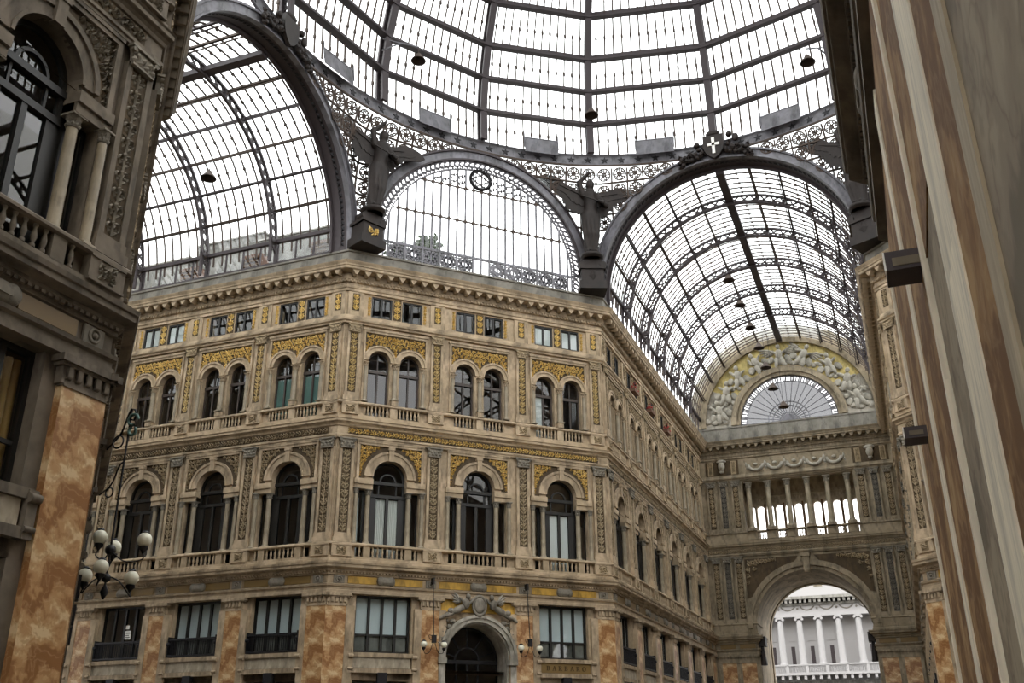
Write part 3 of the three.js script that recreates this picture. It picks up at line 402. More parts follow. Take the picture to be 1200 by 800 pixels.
// the block beside the camera: tall marble pilasters seen along the wall
const RS = 0.52;
M.stone = M.stoneShaded;  // near right block also gets the stone coloured for shade
const marble = building('marble_building', 'tall brown marble pilasters with pale edge strips running up the near right wall',
  [[47.5, A], [B - RS * 0.4, A], [A - RS, B + RS * 0.4], [A - RS, 47.5]], [
    { bays: [], dentils: false },
    { bays: [], pils: [{ s: 14.5, m0: -0.41, m1: 0.55 }], orn: M.stoneOrn, dentils: false, marble: M.marbleBrown, lod: 2 },
    { bays: [{ c: 2.825, w: 4.55, noGround: 1 }, { c: 7.33, w: 4.55, noGround: 1 }], pils: [{ s: 0.55, noBase: 1 }, { s: 5.08, noBase: 1 }, { s: 9.6, noBase: 1 }], orn: M.stoneOrn, pilOrn: M.stoneOrn, lod: 2 },
  ]);
M.stone = baseStone;
{ // tall strips of stone and marble along the near wall: [from, to, material, name, height, face]
  const F = frameOf([A - RS, B + RS * 0.4], [A - RS, 47.5]);
  for (const [s0, s1, m, n, h, z] of [[0, 0.35, M.paleStone, 'pale_strip', 8.05, 0.05], [0.35, 3.5, M.marbleBrown, 'marble_panel', 7.9, 0.02], [4.0, 4.5, M.paleStone, 'pale_strip', 8.05, 0.05], [4.5, 6.55, M.marbleBrown, 'marble_panel', 7.95, 0.035], [6.55, 6.72, M.paleStone, 'pale_strip', 8.05, 0.05], [6.72, 7.9, M.marbleGrey, 'stone_slab', 4.95, 0.01], [8.2, 9.1, M.paleStone, 'pale_strip', 8.1, 0.05], [9.1, 9.95, M.marbleBrown, 'marble_panel', 8.0, 0.04], [9.95, 10.25, M.paleDull, 'pale_strip', 8.05, 0.055], [10.25, 11.55, M.marbleGrey, 'stone_slab', 8.0, 0.04], [11.55, 11.75, M.paleDull, 'pale_strip', 8.05, 0.055], [11.75, 13.6, M.marbleGrey, 'stone_slab', 8.0, 0.04]])
    add(marble, n, join([bx(s0, s1, 0, h, -0.12, z)]), m, F);
  add(marble, 'recess_panel', join([bx(6.72, 8.2, 4.95, 8.1, -0.119, 0.02), bx(7.9, 8.2, 0, 4.95, -0.119, 0.0)]), M.marbleBrown, F);
}
// walls that close the arms behind what the camera sees
struct('wall_south', uvBox(nz(ext(hollow(rectS(-A - 3, A + 3, 0, 36), archH(0, 4.25, 0.05, 10.5)), 47.6, 48.4))), M.stone);
struct('wall_west', uvBox(nz(ext(hollow(rectS(-A - 3, A + 3, 0, 36), archH(0, 4.25, 0.05, 10.5)), 47.6, 48.4).rotateY(-Math.PI / 2))), M.stone);
struct('wall_east', uvBox(nz(ext(hollow(rectS(-A - 3, A + 3, 0, 36), archH(0, 4.25, 0.05, 10.5)), 47.6, 48.4).rotateY(Math.PI / 2))), M.stone);
for (const [n, x0, x1, z0, z1] of [['roof_northwest', -46, -A - 2.5, -48, -A - 2.5], ['roof_northeast', A + 2.5, 46, -48, -A - 2.5], ['roof_southwest', -46, -A - 2.5, A + 2.5, 48], ['roof_southeast', A + 2.5, 46, A + 2.5, 48]]) {
  const s = new THREE.Shape(), c = (x) => Math.sign(x) * (Math.abs(x) < 10 ? A + 2.5 : Math.abs(x)), k = 20.9;   // roof terraces, cut off at the diagonal
  const xi = Math.abs(x0) < Math.abs(x1) ? x0 : x1, xo = xi === x0 ? x1 : x0, zi = Math.abs(z0) < Math.abs(z1) ? z0 : z1, zo = zi === z0 ? z1 : z0, sx = Math.sign(xi), sz = Math.sign(zi);
  s.moveTo(sx * k, zi); s.lineTo(xo, zi); s.lineTo(xo, zo); s.lineTo(xi, zo); s.lineTo(xi, sz * k); s.lineTo(sx * k, zi);
  struct(n, uvBox(nz(ext(s, 0, 0.25).rotateX(Math.PI / 2).translate(0, 26.3, 0))), M.plaster);
}
// ---------------------------------------------------------------- the gate that ends the far arm
{
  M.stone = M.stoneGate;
  const g = thing('gateway', 'arched stone gateway closing the far arm, with a columned loggia and a relief tympanum', 'gateway', [0, 0, ZE]);
  const F = T(0, 0, ZE), R = 4.25, ys = 10.5, D = 7;
  const w0 = rectS(-A - 0.8, A + 0.8, 0, 17.0); w0.holes.push(archH(0, R, 0.05, ys));
  add(g, 'wall', uvBox(nz(ext(w0, -0.7, -0.1, 28))), M.stone, F);
  add(g, 'wall', uvBox(nz(ext(hollow(rectS(-A - 0.8, A + 0.8, 0, 17.0), archH(0, R - 0.1, 0.05, ys)), -D - 0.6, -D, 28))), M.stone, F);
  // barrel of the passage with ribs
  add(g, 'passage_vault', uvBox(nz(ringSec(0, ys, R, R + 0.3, 0, Math.PI, -D, -0.4, 28))), M.stone, F);
  for (const s of [-1, 1]) add(g, 'passage_wall', uvBox(nz(bx(s > 0 ? R : -R - 0.4, s > 0 ? R + 0.4 : -R, 0, ys, -D, -0.4))), M.stone, F);
  add(g, 'archivolt', join([ringSec(0, ys, R, R + 0.35, 0, Math.PI, -0.3, 0.05, 36), ringSec(0, ys, R + 0.3, R + 0.62, 0, Math.PI, -0.3, 0.18, 36), ringSec(0, ys, R + 0.55, R + 0.72, 0, Math.PI, -0.3, 0.1, 36)]), M.stone, F);
  add(g, 'keystone', join([bx(-0.24, 0.24, 14.6, 15.9, -0.2, 0.4), bx(-0.32, 0.32, 15.7, 16.0, -0.2, 0.48), bx(-0.2, 0.2, 14.5, 14.8, -0.2, 0.34)]), M.stone, F);
  for (const s of [-1, 1]) {
    add(g, 'spandrel_panel', uvBox(nz(ext((() => { const sh = new THREE.Shape(); sh.moveTo(s * 0.6, 15.85); sh.lineTo(s * 4.75, 15.85); sh.lineTo(s * 4.75, 12.8); for (let a = 0.5; a < 1.42; a += 0.08) sh.lineTo(s * 5.0 * Math.cos(a), ys + 5.0 * Math.sin(a)); return sh; })(), -0.12, -0.06))), M.panel, F);
    add(g, 'spandrel_ornament', scatterOrn([[s * 4.4, 15.5, 0.26], [s * 4.5, 15.0, 0.22], [s * 4.55, 14.5, 0.2], [s * 4.6, 14.0, 0.14], [s * 3.9, 15.55, 0.24], [s * 3.4, 15.6, 0.2], [s * 2.9, 15.65, 0.16], [s * 4.0, 15.05, 0.2], [s * 2.4, 15.7, 0.14], [s * 2.65, 15.66, 0.16], [s * 3.15, 15.62, 0.2], [s * 3.65, 15.58, 0.22], [s * 4.15, 15.5, 0.24]], -0.06, 0.08), M.dimGold, F);
    // paired strips of carved pilasters beside the arch and beside the loggia
    for (const [x, y0, y1] of [[5.2, 10.95, 15.7], [6.1, 10.95, 15.7], [7.0, 10.95, 15.7], [4.9, 18.06, 21.9], [5.9, 18.06, 21.9], [6.9, 18.06, 21.9]]) {
      const W = mul(F, T(s * x, 0, 0)), mid = x === 6.1 || x === 5.9;
      const p = add(g, 'pilaster', shared('gp' + y0, () => join([bx(-0.36, 0.36, y0, y1, -0.12, 0.02), bx(-0.36, -0.22, y0 + 0.3, y1, 0.02, 0.07), bx(0.22, 0.36, y0 + 0.3, y1, 0.02, 0.07), bx(-0.42, 0.42, y0, y0 + 0.3, -0.12, 0.1)])), M.stone, W);
      add(p, 'capital', shared('gc', () => capitalG(0.84, 0.42, 0.14, 0)), M.greyOrn, mul(W, T(0, y1 - 0.05, 0)));
      add(p, 'recess_panel', shared('grp' + y0, () => join([bx(-0.22, 0.22, y0 + 0.32, y1 - 0.06, 0, 0.026)])), mid ? M.slatePanel : M.panel, W);
      add(p, 'ornament', shared('go' + y0, () => scrollV(0.42, y1 - y0 - 0.6, 0.02, 0.06)), mid ? M.greyOrn : M.dimGold, mul(W, T(0, y0 + 0.4, 0)));
    }
    for (const x of [5.1, 6.6]) { const W = mul(F, T(s * x, 0, 0)); add(g, 'marble_panel', shared('gm', () => join([bx(-0.55, 0.55, 0.9, 8.0, -0.1, 0.06)])), M.marble, W); add(g, 'side_strip', shared('gs', () => join([bx(-0.78, -0.55, 0, 8.4, -0.1, 0.09), bx(0.55, 0.78, 0, 8.4, -0.1, 0.09), bx(-0.78, 0.78, 8.0, 8.55, -0.1, 0.12), bx(-0.84, 0.84, 8.42, 8.58, -0.1, 0.2)])), M.stone, W); add(g, 'yellow_panel', shared('gy', () => join([bx(-0.6, 0.6, 9.06, 9.37, -0.02, 0.03)])), M.bronzeSign, W); }
    // mouldings of the pier wrap into the passage
    const path = s < 0 ? [[-A, ZE], [-R - 0.02, ZE], [-R - 0.02, ZE - 3]] : [[R + 0.02, ZE - 3], [R + 0.02, ZE], [A, ZE]];
    for (const k of ['architrave_low', 'cornice_low', 'rail_low']) add(g, k.replace('_low', ''), sweep(path, PROF[k]), M.stone);
    add(g, 'pier_panel', join([bx(s > 0 ? R + 0.1 : -A, s > 0 ? A : -R - 0.1, 10.25, 10.85, -0.1, 0.08)]), M.stone, F);
    add(g, 'corner_bracket', join([bx(-0.3, 0.3, 9.2, 9.9, -0.5, 0.5), cyl(0.28, 0.12, 1.4, 8).translate(0, 8.5, 0.2)]), M.bronze, mul(F, T(s * (R - 0.2), 0, -0.6)));
    // masks over the loggia
    const mk = add(g, 'mask_panel', join([bx(-1.35, 1.35, 22.75, 24.05, -0.12, -0.06)]), M.panel, mul(F, T(s * 5.85, 0, 0)));
    add(mk, 'mask', join([new THREE.SphereGeometry(0.34, 12, 10).scale(0.85, 1.2, 0.7).translate(0, 23.55, 0.12), new THREE.SphereGeometry(0.38, 10, 8).scale(1.1, 0.5, 0.6).translate(0, 23.95, 0.08), bx(-0.06, 0.06, 23.42, 23.7, 0.3, 0.42), new THREE.SphereGeometry(0.2, 8, 6).scale(1, 0.8, 0.6).translate(0, 23.1, 0.1)]), M.relief, mul(F, T(s * 5.85, 0, 0)));
    for (const q of [-1, 1]) add(mk, 'carved_strip', shared('gcs', () => join([bx(-0.22, 0.22, 22.85, 24.0, -0.06, -0.02), scrollV(0.34, 1.0, -0.02, 0.05).translate(0, 22.95, 0)])), M.stoneOrn, mul(F, T(s * 5.85 + q * 0.95, 0, 0)));
  }
  const full = [[-A, ZE], [A, ZE]];
  for (const k of ['architrave_mid', 'cornice_mid', 'string_course', 'architrave_top', 'cornice_top', 'soffit_top', 'corona_top']) add(g, k.replace(/_(mid|top)$/, ''), sweep(full, PROF[k]), M.stone);
  add(g, 'frieze_ornament', join([-5, 0, 5].map((x) => scrollH(5, 0.36, 0, 0.05).translate(x, 16.33, 0.02))), M.dimGold, F);
  // loggia: six columns on pedestals, a room behind, arched openings to the sky
  const LD = 3.5, w1 = rectS(-A - 0.8, A + 0.8, 16.95, 22.5); w1.holes.push(rectH(-4.35, 4.35, 17.4, 22.2)); add(g, 'wall', uvBox(nz(ext(w1, -0.7, -0.1))), M.stone, F);
  const w2 = rectS(-A - 0.8, A + 0.8, 16.95, 24.4); for (const x of [-3.85, -2.31, -0.77, 0.77, 2.31, 3.85]) for (const q of [-0.33, 0.33]) w2.holes.push(archH(x + q * 1.15, 0.29, 17.35, 20.55));
  add(g, 'wall', uvBox(nz(ext(w2, -LD - 0.5, -LD, 6))), M.signStone, F);  // loggia interior in lighter stone: light from the gallery put into the colour
  add(g, 'inner_floor', uvBox(nz(bx(-A, A, 16.95, 17.3, -LD, -0.4))), M.signStone, F); add(g, 'inner_ceiling', uvBox(nz(bx(-A, A, 23.6, 23.9, -LD, -0.4))), M.signStone, F);
  add(g, 'inner_moulding', uvBox(nz(bx(-A, A, 21.55, 21.7, -LD, -LD + 0.18))), M.signStone, F);
  for (const s of [-1, 1]) add(g, 'inner_wall', uvBox(nz(bx(s > 0 ? 4.9 : -5.3, s > 0 ? 5.3 : -4.9, 17, 23.9, -LD, -0.4))), M.stone, F);
  for (const x of [-3.85, -2.31, -0.77, 0.77, 2.31, 3.85]) {
    const W = mul(F, T(x, 0, 0)), c = add(g, 'column', shared('gcol', () => columnG(0.2, 18.2, 21.5)), M.column, W); add(c, 'capital', shared('gcc', () => colCapital(0.2, 0.5)), M.greyOrn, mul(W, T(0, 21.5, 0)));
    add(g, 'pedestal', shared('gpd', () => join([bx(-0.42, 0.42, 17.35, 17.95, -0.4, 0.1), bx(-0.36, 0.36, 18.0, 18.22, -0.34, 0.34)])), M.stone, W);
    add(g, 'back_post', shared('gbp', () => join([bx(-0.07, 0.07, 17.4, 20.9, -LD + 0.02, -LD + 0.16)])), M.wood, mul(W, T(0.77, 0, 0)));
  }
  add(g, 'rail', sweep(full, PROF.rail_mid), M.stone);
  for (const x of [-3.08, -1.54, 0, 1.54, 3.08]) for (const q of [-0.18, 0, 0.18]) add(g, 'baluster', balusterG(), M.stone, mul(F, T(x + q, 17.41, -0.1)));
  for (const s of [-1, 1]) add(g, 'pedestal_course', join([bx(s > 0 ? 4.3 : -A, s > 0 ? A : -4.3, 17.36, 17.92, -0.2, 0.03)]), M.stone, F);
  // garland frieze
  const gf = add(g, 'garland_panel', join([bx(-4.2, 4.2, 22.7, 24.05, -0.12, -0.05)]), M.stone, F);
  for (let k = 0; k < 5; k++) add(gf, 'garland', shared('gar', () => join([new THREE.TorusGeometry(0.58, 0.16, 6, 14, Math.PI).rotateZ(Math.PI).scale(1, 0.85, 0.9).translate(0, 23.5, 0.0), new THREE.SphereGeometry(0.2, 8, 6).scale(1.3, 0.7, 0.6).translate(0, 23.02, 0.04), new THREE.SphereGeometry(0.16, 8, 6).scale(1.2, 0.8, 0.6).translate(0, 23.5, 0.02), [-0.75, 0.75].map((x) => [leafG(x, 23.3, 0.5, 0.12, Math.PI / 2, -0.04, 0.1), leafG(x, 23.4, 0.4, 0.1, -Math.PI / 2 + 0.3, -0.04, 0.1)])])), M.relief, mul(F, T(-3.1 + k * 1.55, 0, 0)));
  const w3 = rectS(-A - 0.8, A + 0.8, 22.4, 26.4); add(g, 'wall', uvBox(nz(ext(w3, -0.7, -0.12))), M.stone, F);
  for (let k = 0; k < 24; k++) add(g, 'modillion', memo.get('mod'), M.stone, mul(F, T(-A + 0.4 + k * 0.625, 0, 0)));
  add(g, 'parapet', sweep(full, [[0.3, 25.6], [0.22, 25.64], [0.2, 26.72], [0.26, 26.74], [0.26, 26.85], [-0.5, 26.86]]), M.parapet);
  // tympanum with a fan window and figures on a yellow ground
  const cy = 27.0, tw = new THREE.Shape(); tw.moveTo(A + 0.8, 26); tw.lineTo(A + 0.8, cy); tw.absarc(0, cy, A + 0.8, 0, Math.PI, false); tw.lineTo(-A - 0.8, 26); tw.holes.push(archH(0, 3.95, 26.5, cy));
  add(g, 'tympanum', uvBox(nz(ext(tw, -0.6, -0.1, 40))), M.relief, F);
  add(g, 'mosaic_ground', uvBox(nz(ringSec(0, cy, 4.7, 6.85, 0.5, Math.PI - 0.5, -0.11, -0.085, 40))), M.ochre, F);
  add(g, 'archivolt', join([ringSec(0, cy, 6.85, 7.15, 0, Math.PI, -0.3, 0.18, 44), ringSec(0, cy, 7.15, 7.75, 0, Math.PI, -0.3, 0.04, 44)]), M.stone, F);
  add(g, 'window_surround', join([ringSec(0, cy, 3.95, 4.3, 0, Math.PI, -0.4, 0.0, 40), ringSec(0, cy, 4.25, 4.7, 0, Math.PI, -0.3, 0.14, 40)]), M.stone, F);
  const fw = grp(g, 'window', F), fan = [ringSec(0, cy, 3.42, 3.5, 0, Math.PI, -0.36, -0.28, 40), ringSec(0, cy, 3.85, 3.97, 0, Math.PI, -0.36, -0.26, 40), ringSec(0, cy, 1.62, 1.7, 0, Math.PI, -0.36, -0.28, 24), ringSec(0, cy, 1.28, 1.35, 0, Math.PI, -0.36, -0.28, 24), ringSec(0, cy, 0, 0.55, 0, Math.PI, -0.36, -0.26, 16), ringSec(0, cy, 0.68, 0.74, 0, Math.PI, -0.36, -0.28, 16), bx(-3.97, 3.97, cy - 0.2, cy + 0.05, -0.4, -0.24)];
  for (let k = 1; k < 18; k++) fan.push(bx(0.5, 3.9, -0.03, 0.03, -0.35, -0.29).rotateZ(Math.PI * k / 18).translate(0, cy, 0));
  for (let k = 0; k < 54; k++) fan.push(bx(3.46, 3.9, -0.06, 0.06, -0.34, -0.3).rotateZ(Math.PI * (k + 0.5) / 54).translate(0, cy, 0));
  add(fw, 'frame', join(fan), M.iron, F);
  for (let k = 0; k < 18; k++) add(fw, 'pane', shared('fp' + k, () => flat((() => { const s = new THREE.Shape(), a0 = Math.PI * k / 18, a1 = Math.PI * (k + 1) / 18; s.moveTo(0.5 * Math.cos(a0), cy + 0.5 * Math.sin(a0)); s.lineTo(3.46 * Math.cos(a0), cy + 3.46 * Math.sin(a0)); s.lineTo(3.46 * Math.cos(a1), cy + 3.46 * Math.sin(a1)); s.lineTo(0.5 * Math.cos(a1), cy + 0.5 * Math.sin(a1)); return s; })(), -0.32)), M.dirtyPane, F);
  const E = (x, y, z, a, b, c, r = 0) => new THREE.SphereGeometry(1, 9, 7).scale(a, b, c).rotateZ(r).translate(x, y, z);
  // figures along the band: [angle from the right, lean, spread]
  for (const [deg, lean, wing] of [[14, 0.3, 0], [30, -0.3, 0], [50, 0.2, 0], [72, -0.9, 1], [92, 0, 1], [112, 0.9, 0], [131, 0.2, 0], [148, -0.2, 0], [166, 0.4, 0]]) {
    const a = deg * Math.PI / 180, cx = 5.75 * Math.cos(a), yy = cy + 5.75 * Math.sin(a), W = mul(F, T(cx, yy, -0.06), RZ(lean * 0.6), new THREE.Matrix4().makeScale(1.3, 1.3, 1.3));
    const f = add(g, 'relief_figure', join([E(0, 0.05, 0.1, 0.24, 0.36, 0.16), E(0, 0.55, 0.16, 0.15, 0.18, 0.14), E(0.28, 0.15, 0.12, 0.3, 0.09, 0.09, 0.5), E(-0.3, 0.2, 0.12, 0.3, 0.09, 0.09, -0.6 - lean), E(-0.16, -0.5, 0.1, 0.14, 0.4, 0.13, -0.25), E(0.2, -0.45, 0.1, 0.15, 0.38, 0.13, 0.3), E(0, -0.35, 0.06, 0.34, 0.3, 0.1), E(0.55, -0.3, 0.05, 0.2, 0.3, 0.1, 0.6), E(-0.55, -0.3, 0.05, 0.22, 0.26, 0.1, -0.6)]), M.relief, W);
    if (wing) for (const s of [-1, 1]) add(f, 'wing', shared('rw' + s, () => join([0, 1, 2, 3].map((k) => leafG(s * 0.2, 0.25, 1.25 - k * 0.15, 0.14, s > 0 ? 0.25 - k * 0.22 : Math.PI - 0.25 + k * 0.22, 0, 0.14)))), M.relief, W);
  }
  for (const [x, y, r] of [[-5.9, 27.9, 0.8], [5.9, 27.9, 0.8], [-4.9, 29.4, 0.6], [4.9, 29.4, 0.6], [-3.2, 31.3, 0.5], [2.6, 31.8, 0.5], [0.3, 32.3, 0.6], [-5.4, 28.7, 0.7], [5.4, 28.7, 0.7], [-6.2, 29.2, 0.5], [6.2, 29.2, 0.5], [-4.2, 30.6, 0.5], [4.2, 30.6, 0.5], [-1.4, 32.0, 0.45], [1.5, 32.1, 0.4]]) add(g, 'relief_cloud', join([0, 1, 2, 3, 4, 5].map((k) => E(x + (k - 2.5) * r * 0.36, y - 0.3 + 0.2 * Math.sin(k * 2.3) * r, -0.08, r * 0.42, r * 0.34, 0.16))), M.relief, F);
  M.stone = baseStone;
}

// ---------------------------------------------------------------- glazed barrel vaults over the four arms
const VH = 26.9, VR = 7.45;                                         // centre height and radius of the glass
const TH = [...Array(13)].map((_, k) => { const d = 7 + (83 / 6) * k; return (k <= 6 ? d : 180 - (7 + (83 / 6) * (12 - k))) * Math.PI / 180; });
const onV = (r, a, z) => V(r * Math.cos(a), VH + r * Math.sin(a), z);
function vault(label, turn, detail) {
  const g = thing('glass_vault', label, 'glass roof', [0, 26.5, 0], turn), Z0 = -B - 1, PIT = 4.6, zs = [1, 2, 3, 4, 5].map((k) => -B - PIT * k), ZL = -47.5;
  const F = RY(turn), at = (z) => mul(F, T(0, 0, z));
  const truss = shared('truss', () => {
    const out = [], n = 36, a0 = 0.02;
    const arc = (r) => [...Array(41)].map((_, i) => onV(r, a0 + (Math.PI - 2 * a0) * i / 40, 0));
    out.push(poly(arc(7.4), 0.16, 0.13), poly(arc(6.88), 0.16, 0.13));
    for (let i = 0; i < n; i++) { const a = a0 + (Math.PI - 2 * a0) * i / n, b = a0 + (Math.PI - 2 * a0) * (i + 1) / n; out.push(bar(onV(6.88, a, 0), onV(7.4, b, 0), 0.075), bar(onV(7.4, a, 0), onV(6.88, b, 0), 0.075)); }
    for (const a of TH) out.push(bar(onV(6.84, a, 0), onV(7.45, a, 0), 0.24, 0.2));
    for (const s of [-1, 1]) for (const r of [6.88, 7.4]) out.push(bx(s * r - 0.07, s * r + 0.07, 26.44, 27.05, -0.08, 0.08));
    return join(out);
  });
  for (const z of zs) add(g, 'truss', truss, M.ironDark, at(z));
  TH.forEach((a, k) => {
    const L = Z0 - ZL, ridge = k === 6, base = k === 0 || k === 12;
    add(g, ridge ? 'ridge_beam' : 'purlin', shared('pur' + k, () => join(ridge ? [bx(-0.24, 0.24, VH + 7.0, VH + 7.3, ZL, Z0)] : [bar(onV(7.36, a, Z0), onV(7.36, a, ZL), base ? 0.2 : 0.13, base ? 0.2 : 0.13), base ? [] : bar(onV(7.14, a, Z0), onV(7.14, a, ZL), 0.06)])), ridge ? M.ironDark : k % 2 ? M.ironRust : M.ironDark, F);
  });
  if (detail) {
    const arcBar = shared('arcbar', () => { const out = poly([...Array(25)].map((_, i) => onV(7.43, 0.03 + (Math.PI - 0.06) * i / 24, 0)), 0.075, 0.075); for (let k = 1; k < 12; k++) out.push(new THREE.BoxGeometry(0.13, 0.13, 0.13).translate(7.4 * Math.cos((TH[k] + TH[k + 1 > 12 ? 12 : k + 1]) / 2), VH + 7.4 * Math.sin((TH[k] + TH[Math.min(12, k + 1)]) / 2), 0)); return join(out); });
    for (let z = Z0 - 0.3; z > ZL; z -= PIT / 8) if (!zs.some((t) => Math.abs(t - z) < 0.2)) add(g, 'glazing_bar', arcBar, M.ironRust, at(z));
    // cast lattice at the foot of the glass
    for (const s of [-1, 1]) add(g, 'foot_posts', shared('foot' + s, () => { const o = []; for (let z = Z0; z > ZL; z -= 1.15) { o.push(bar(V(s * 7.4, 26.46, z), V(s * 7.4, 27.85, z), 0.08)); } o.push(bar(V(s * 7.4, 26.52, Z0), V(s * 7.4, 26.52, ZL), 0.12)); return join(o); }), M.ironDark, F);
  }
  const cuts = [Z0, ...zs, ZL];
  for (let i = 0; i + 1 < cuts.length; i++) for (let k = -1; k < 13; k++) {
    const L = cuts[i] - cuts[i + 1]; if (L < 0.3) continue;
    const p = (j) => j < 0 ? V(7.46, 26.45, 0) : j > 12 ? V(-7.46, 26.45, 0) : onV(VR, TH[j], 0), a = p(k), b = p(k + 1), dz = V(0, 0, -L);
    const frost = (k === 5 || k === 6) ? true : ((i * 7 + k * 5 + Math.round(turn * 3)) % 11 === 0);
    add(g, 'pane', shared('vp' + k + '_' + L.toFixed(2), () => uvBox(tri(quad(a, b, b.clone().add(dz), a.clone().add(dz))))), !detail ? M.dimmingPane : frost ? M.frostPane : M.roofPane, at(cuts[i]));
  }
  return g;
}
const vaultA = vault('long glass barrel roof over the far arm, ending at the relief tympanum', 0, true);
const vaultB = vault('glass barrel roof over the left arm, behind the left iron arch', Math.PI / 2, true);
vault('glass barrel roof over the arm in which the camera stands', Math.PI, false);
vault('glass barrel roof over the right arm, behind the marble wall', -Math.PI / 2, false);

// ---------------------------------------------------------------- iron arches at the mouths of the arms
function ironArch(label, turn) {
  const g = thing('iron_arch', label, 'arch', [0, 26.4, 0], turn), F = mul(RY(turn), T(0, 0, -B));
  const U = (r0, r1, z0, z1) => [ringSec(0, VH, r0, r1, 0, Math.PI, z0, z1, 56), [-1, 1].map((s) => bx(s > 0 ? r0 : -r1, s > 0 ? r1 : -r0, 26.42, VH, z0, z1))];
  add(g, 'face_band', shared('ia1', () => join(U(7.42, 7.88, -0.1, 0.12))), M.iron, F);
  add(g, 'edge_moulding', shared('ia2', () => join([...U(7.84, 7.96, -0.1, 0.24), ...U(7.36, 7.46, -0.1, 0.2)])), M.iron, F);
  add(g, 'soffit', shared('ia3', () => join(U(7.38, 7.5, -1.0, 0.1))), M.ironDark, F);
  add(g, 'back_rib', shared('ia4', () => join(U(7.2, 7.5, -1.06, -0.92))), M.ironDark, F);
  const orn = shared('ia5', () => { const o = []; for (let k = 0; k < 74; k++) { const a = 0.01 + (Math.PI - 0.02) * k / 73; for (const s of [-1, 1]) o.push(leafG(0, 0, 0.34, 0.1, s * 0.9 + Math.PI / 2, 0, 0.07).rotateX(Math.PI / 2).rotateZ(a - Math.PI / 2 ).translate(7.36 * Math.cos(a), VH + 7.36 * Math.sin(a), -0.45)); } return join(o); });
  add(g, 'soffit_ornament', orn, M.ironBlack, F);
  return g;
}
ironArch('grey iron arch round the far vault, crowned by a shield with a cross', 0);
ironArch('grey iron arch at the mouth of the left vault, with dark scrolled soffit', Math.PI / 2);

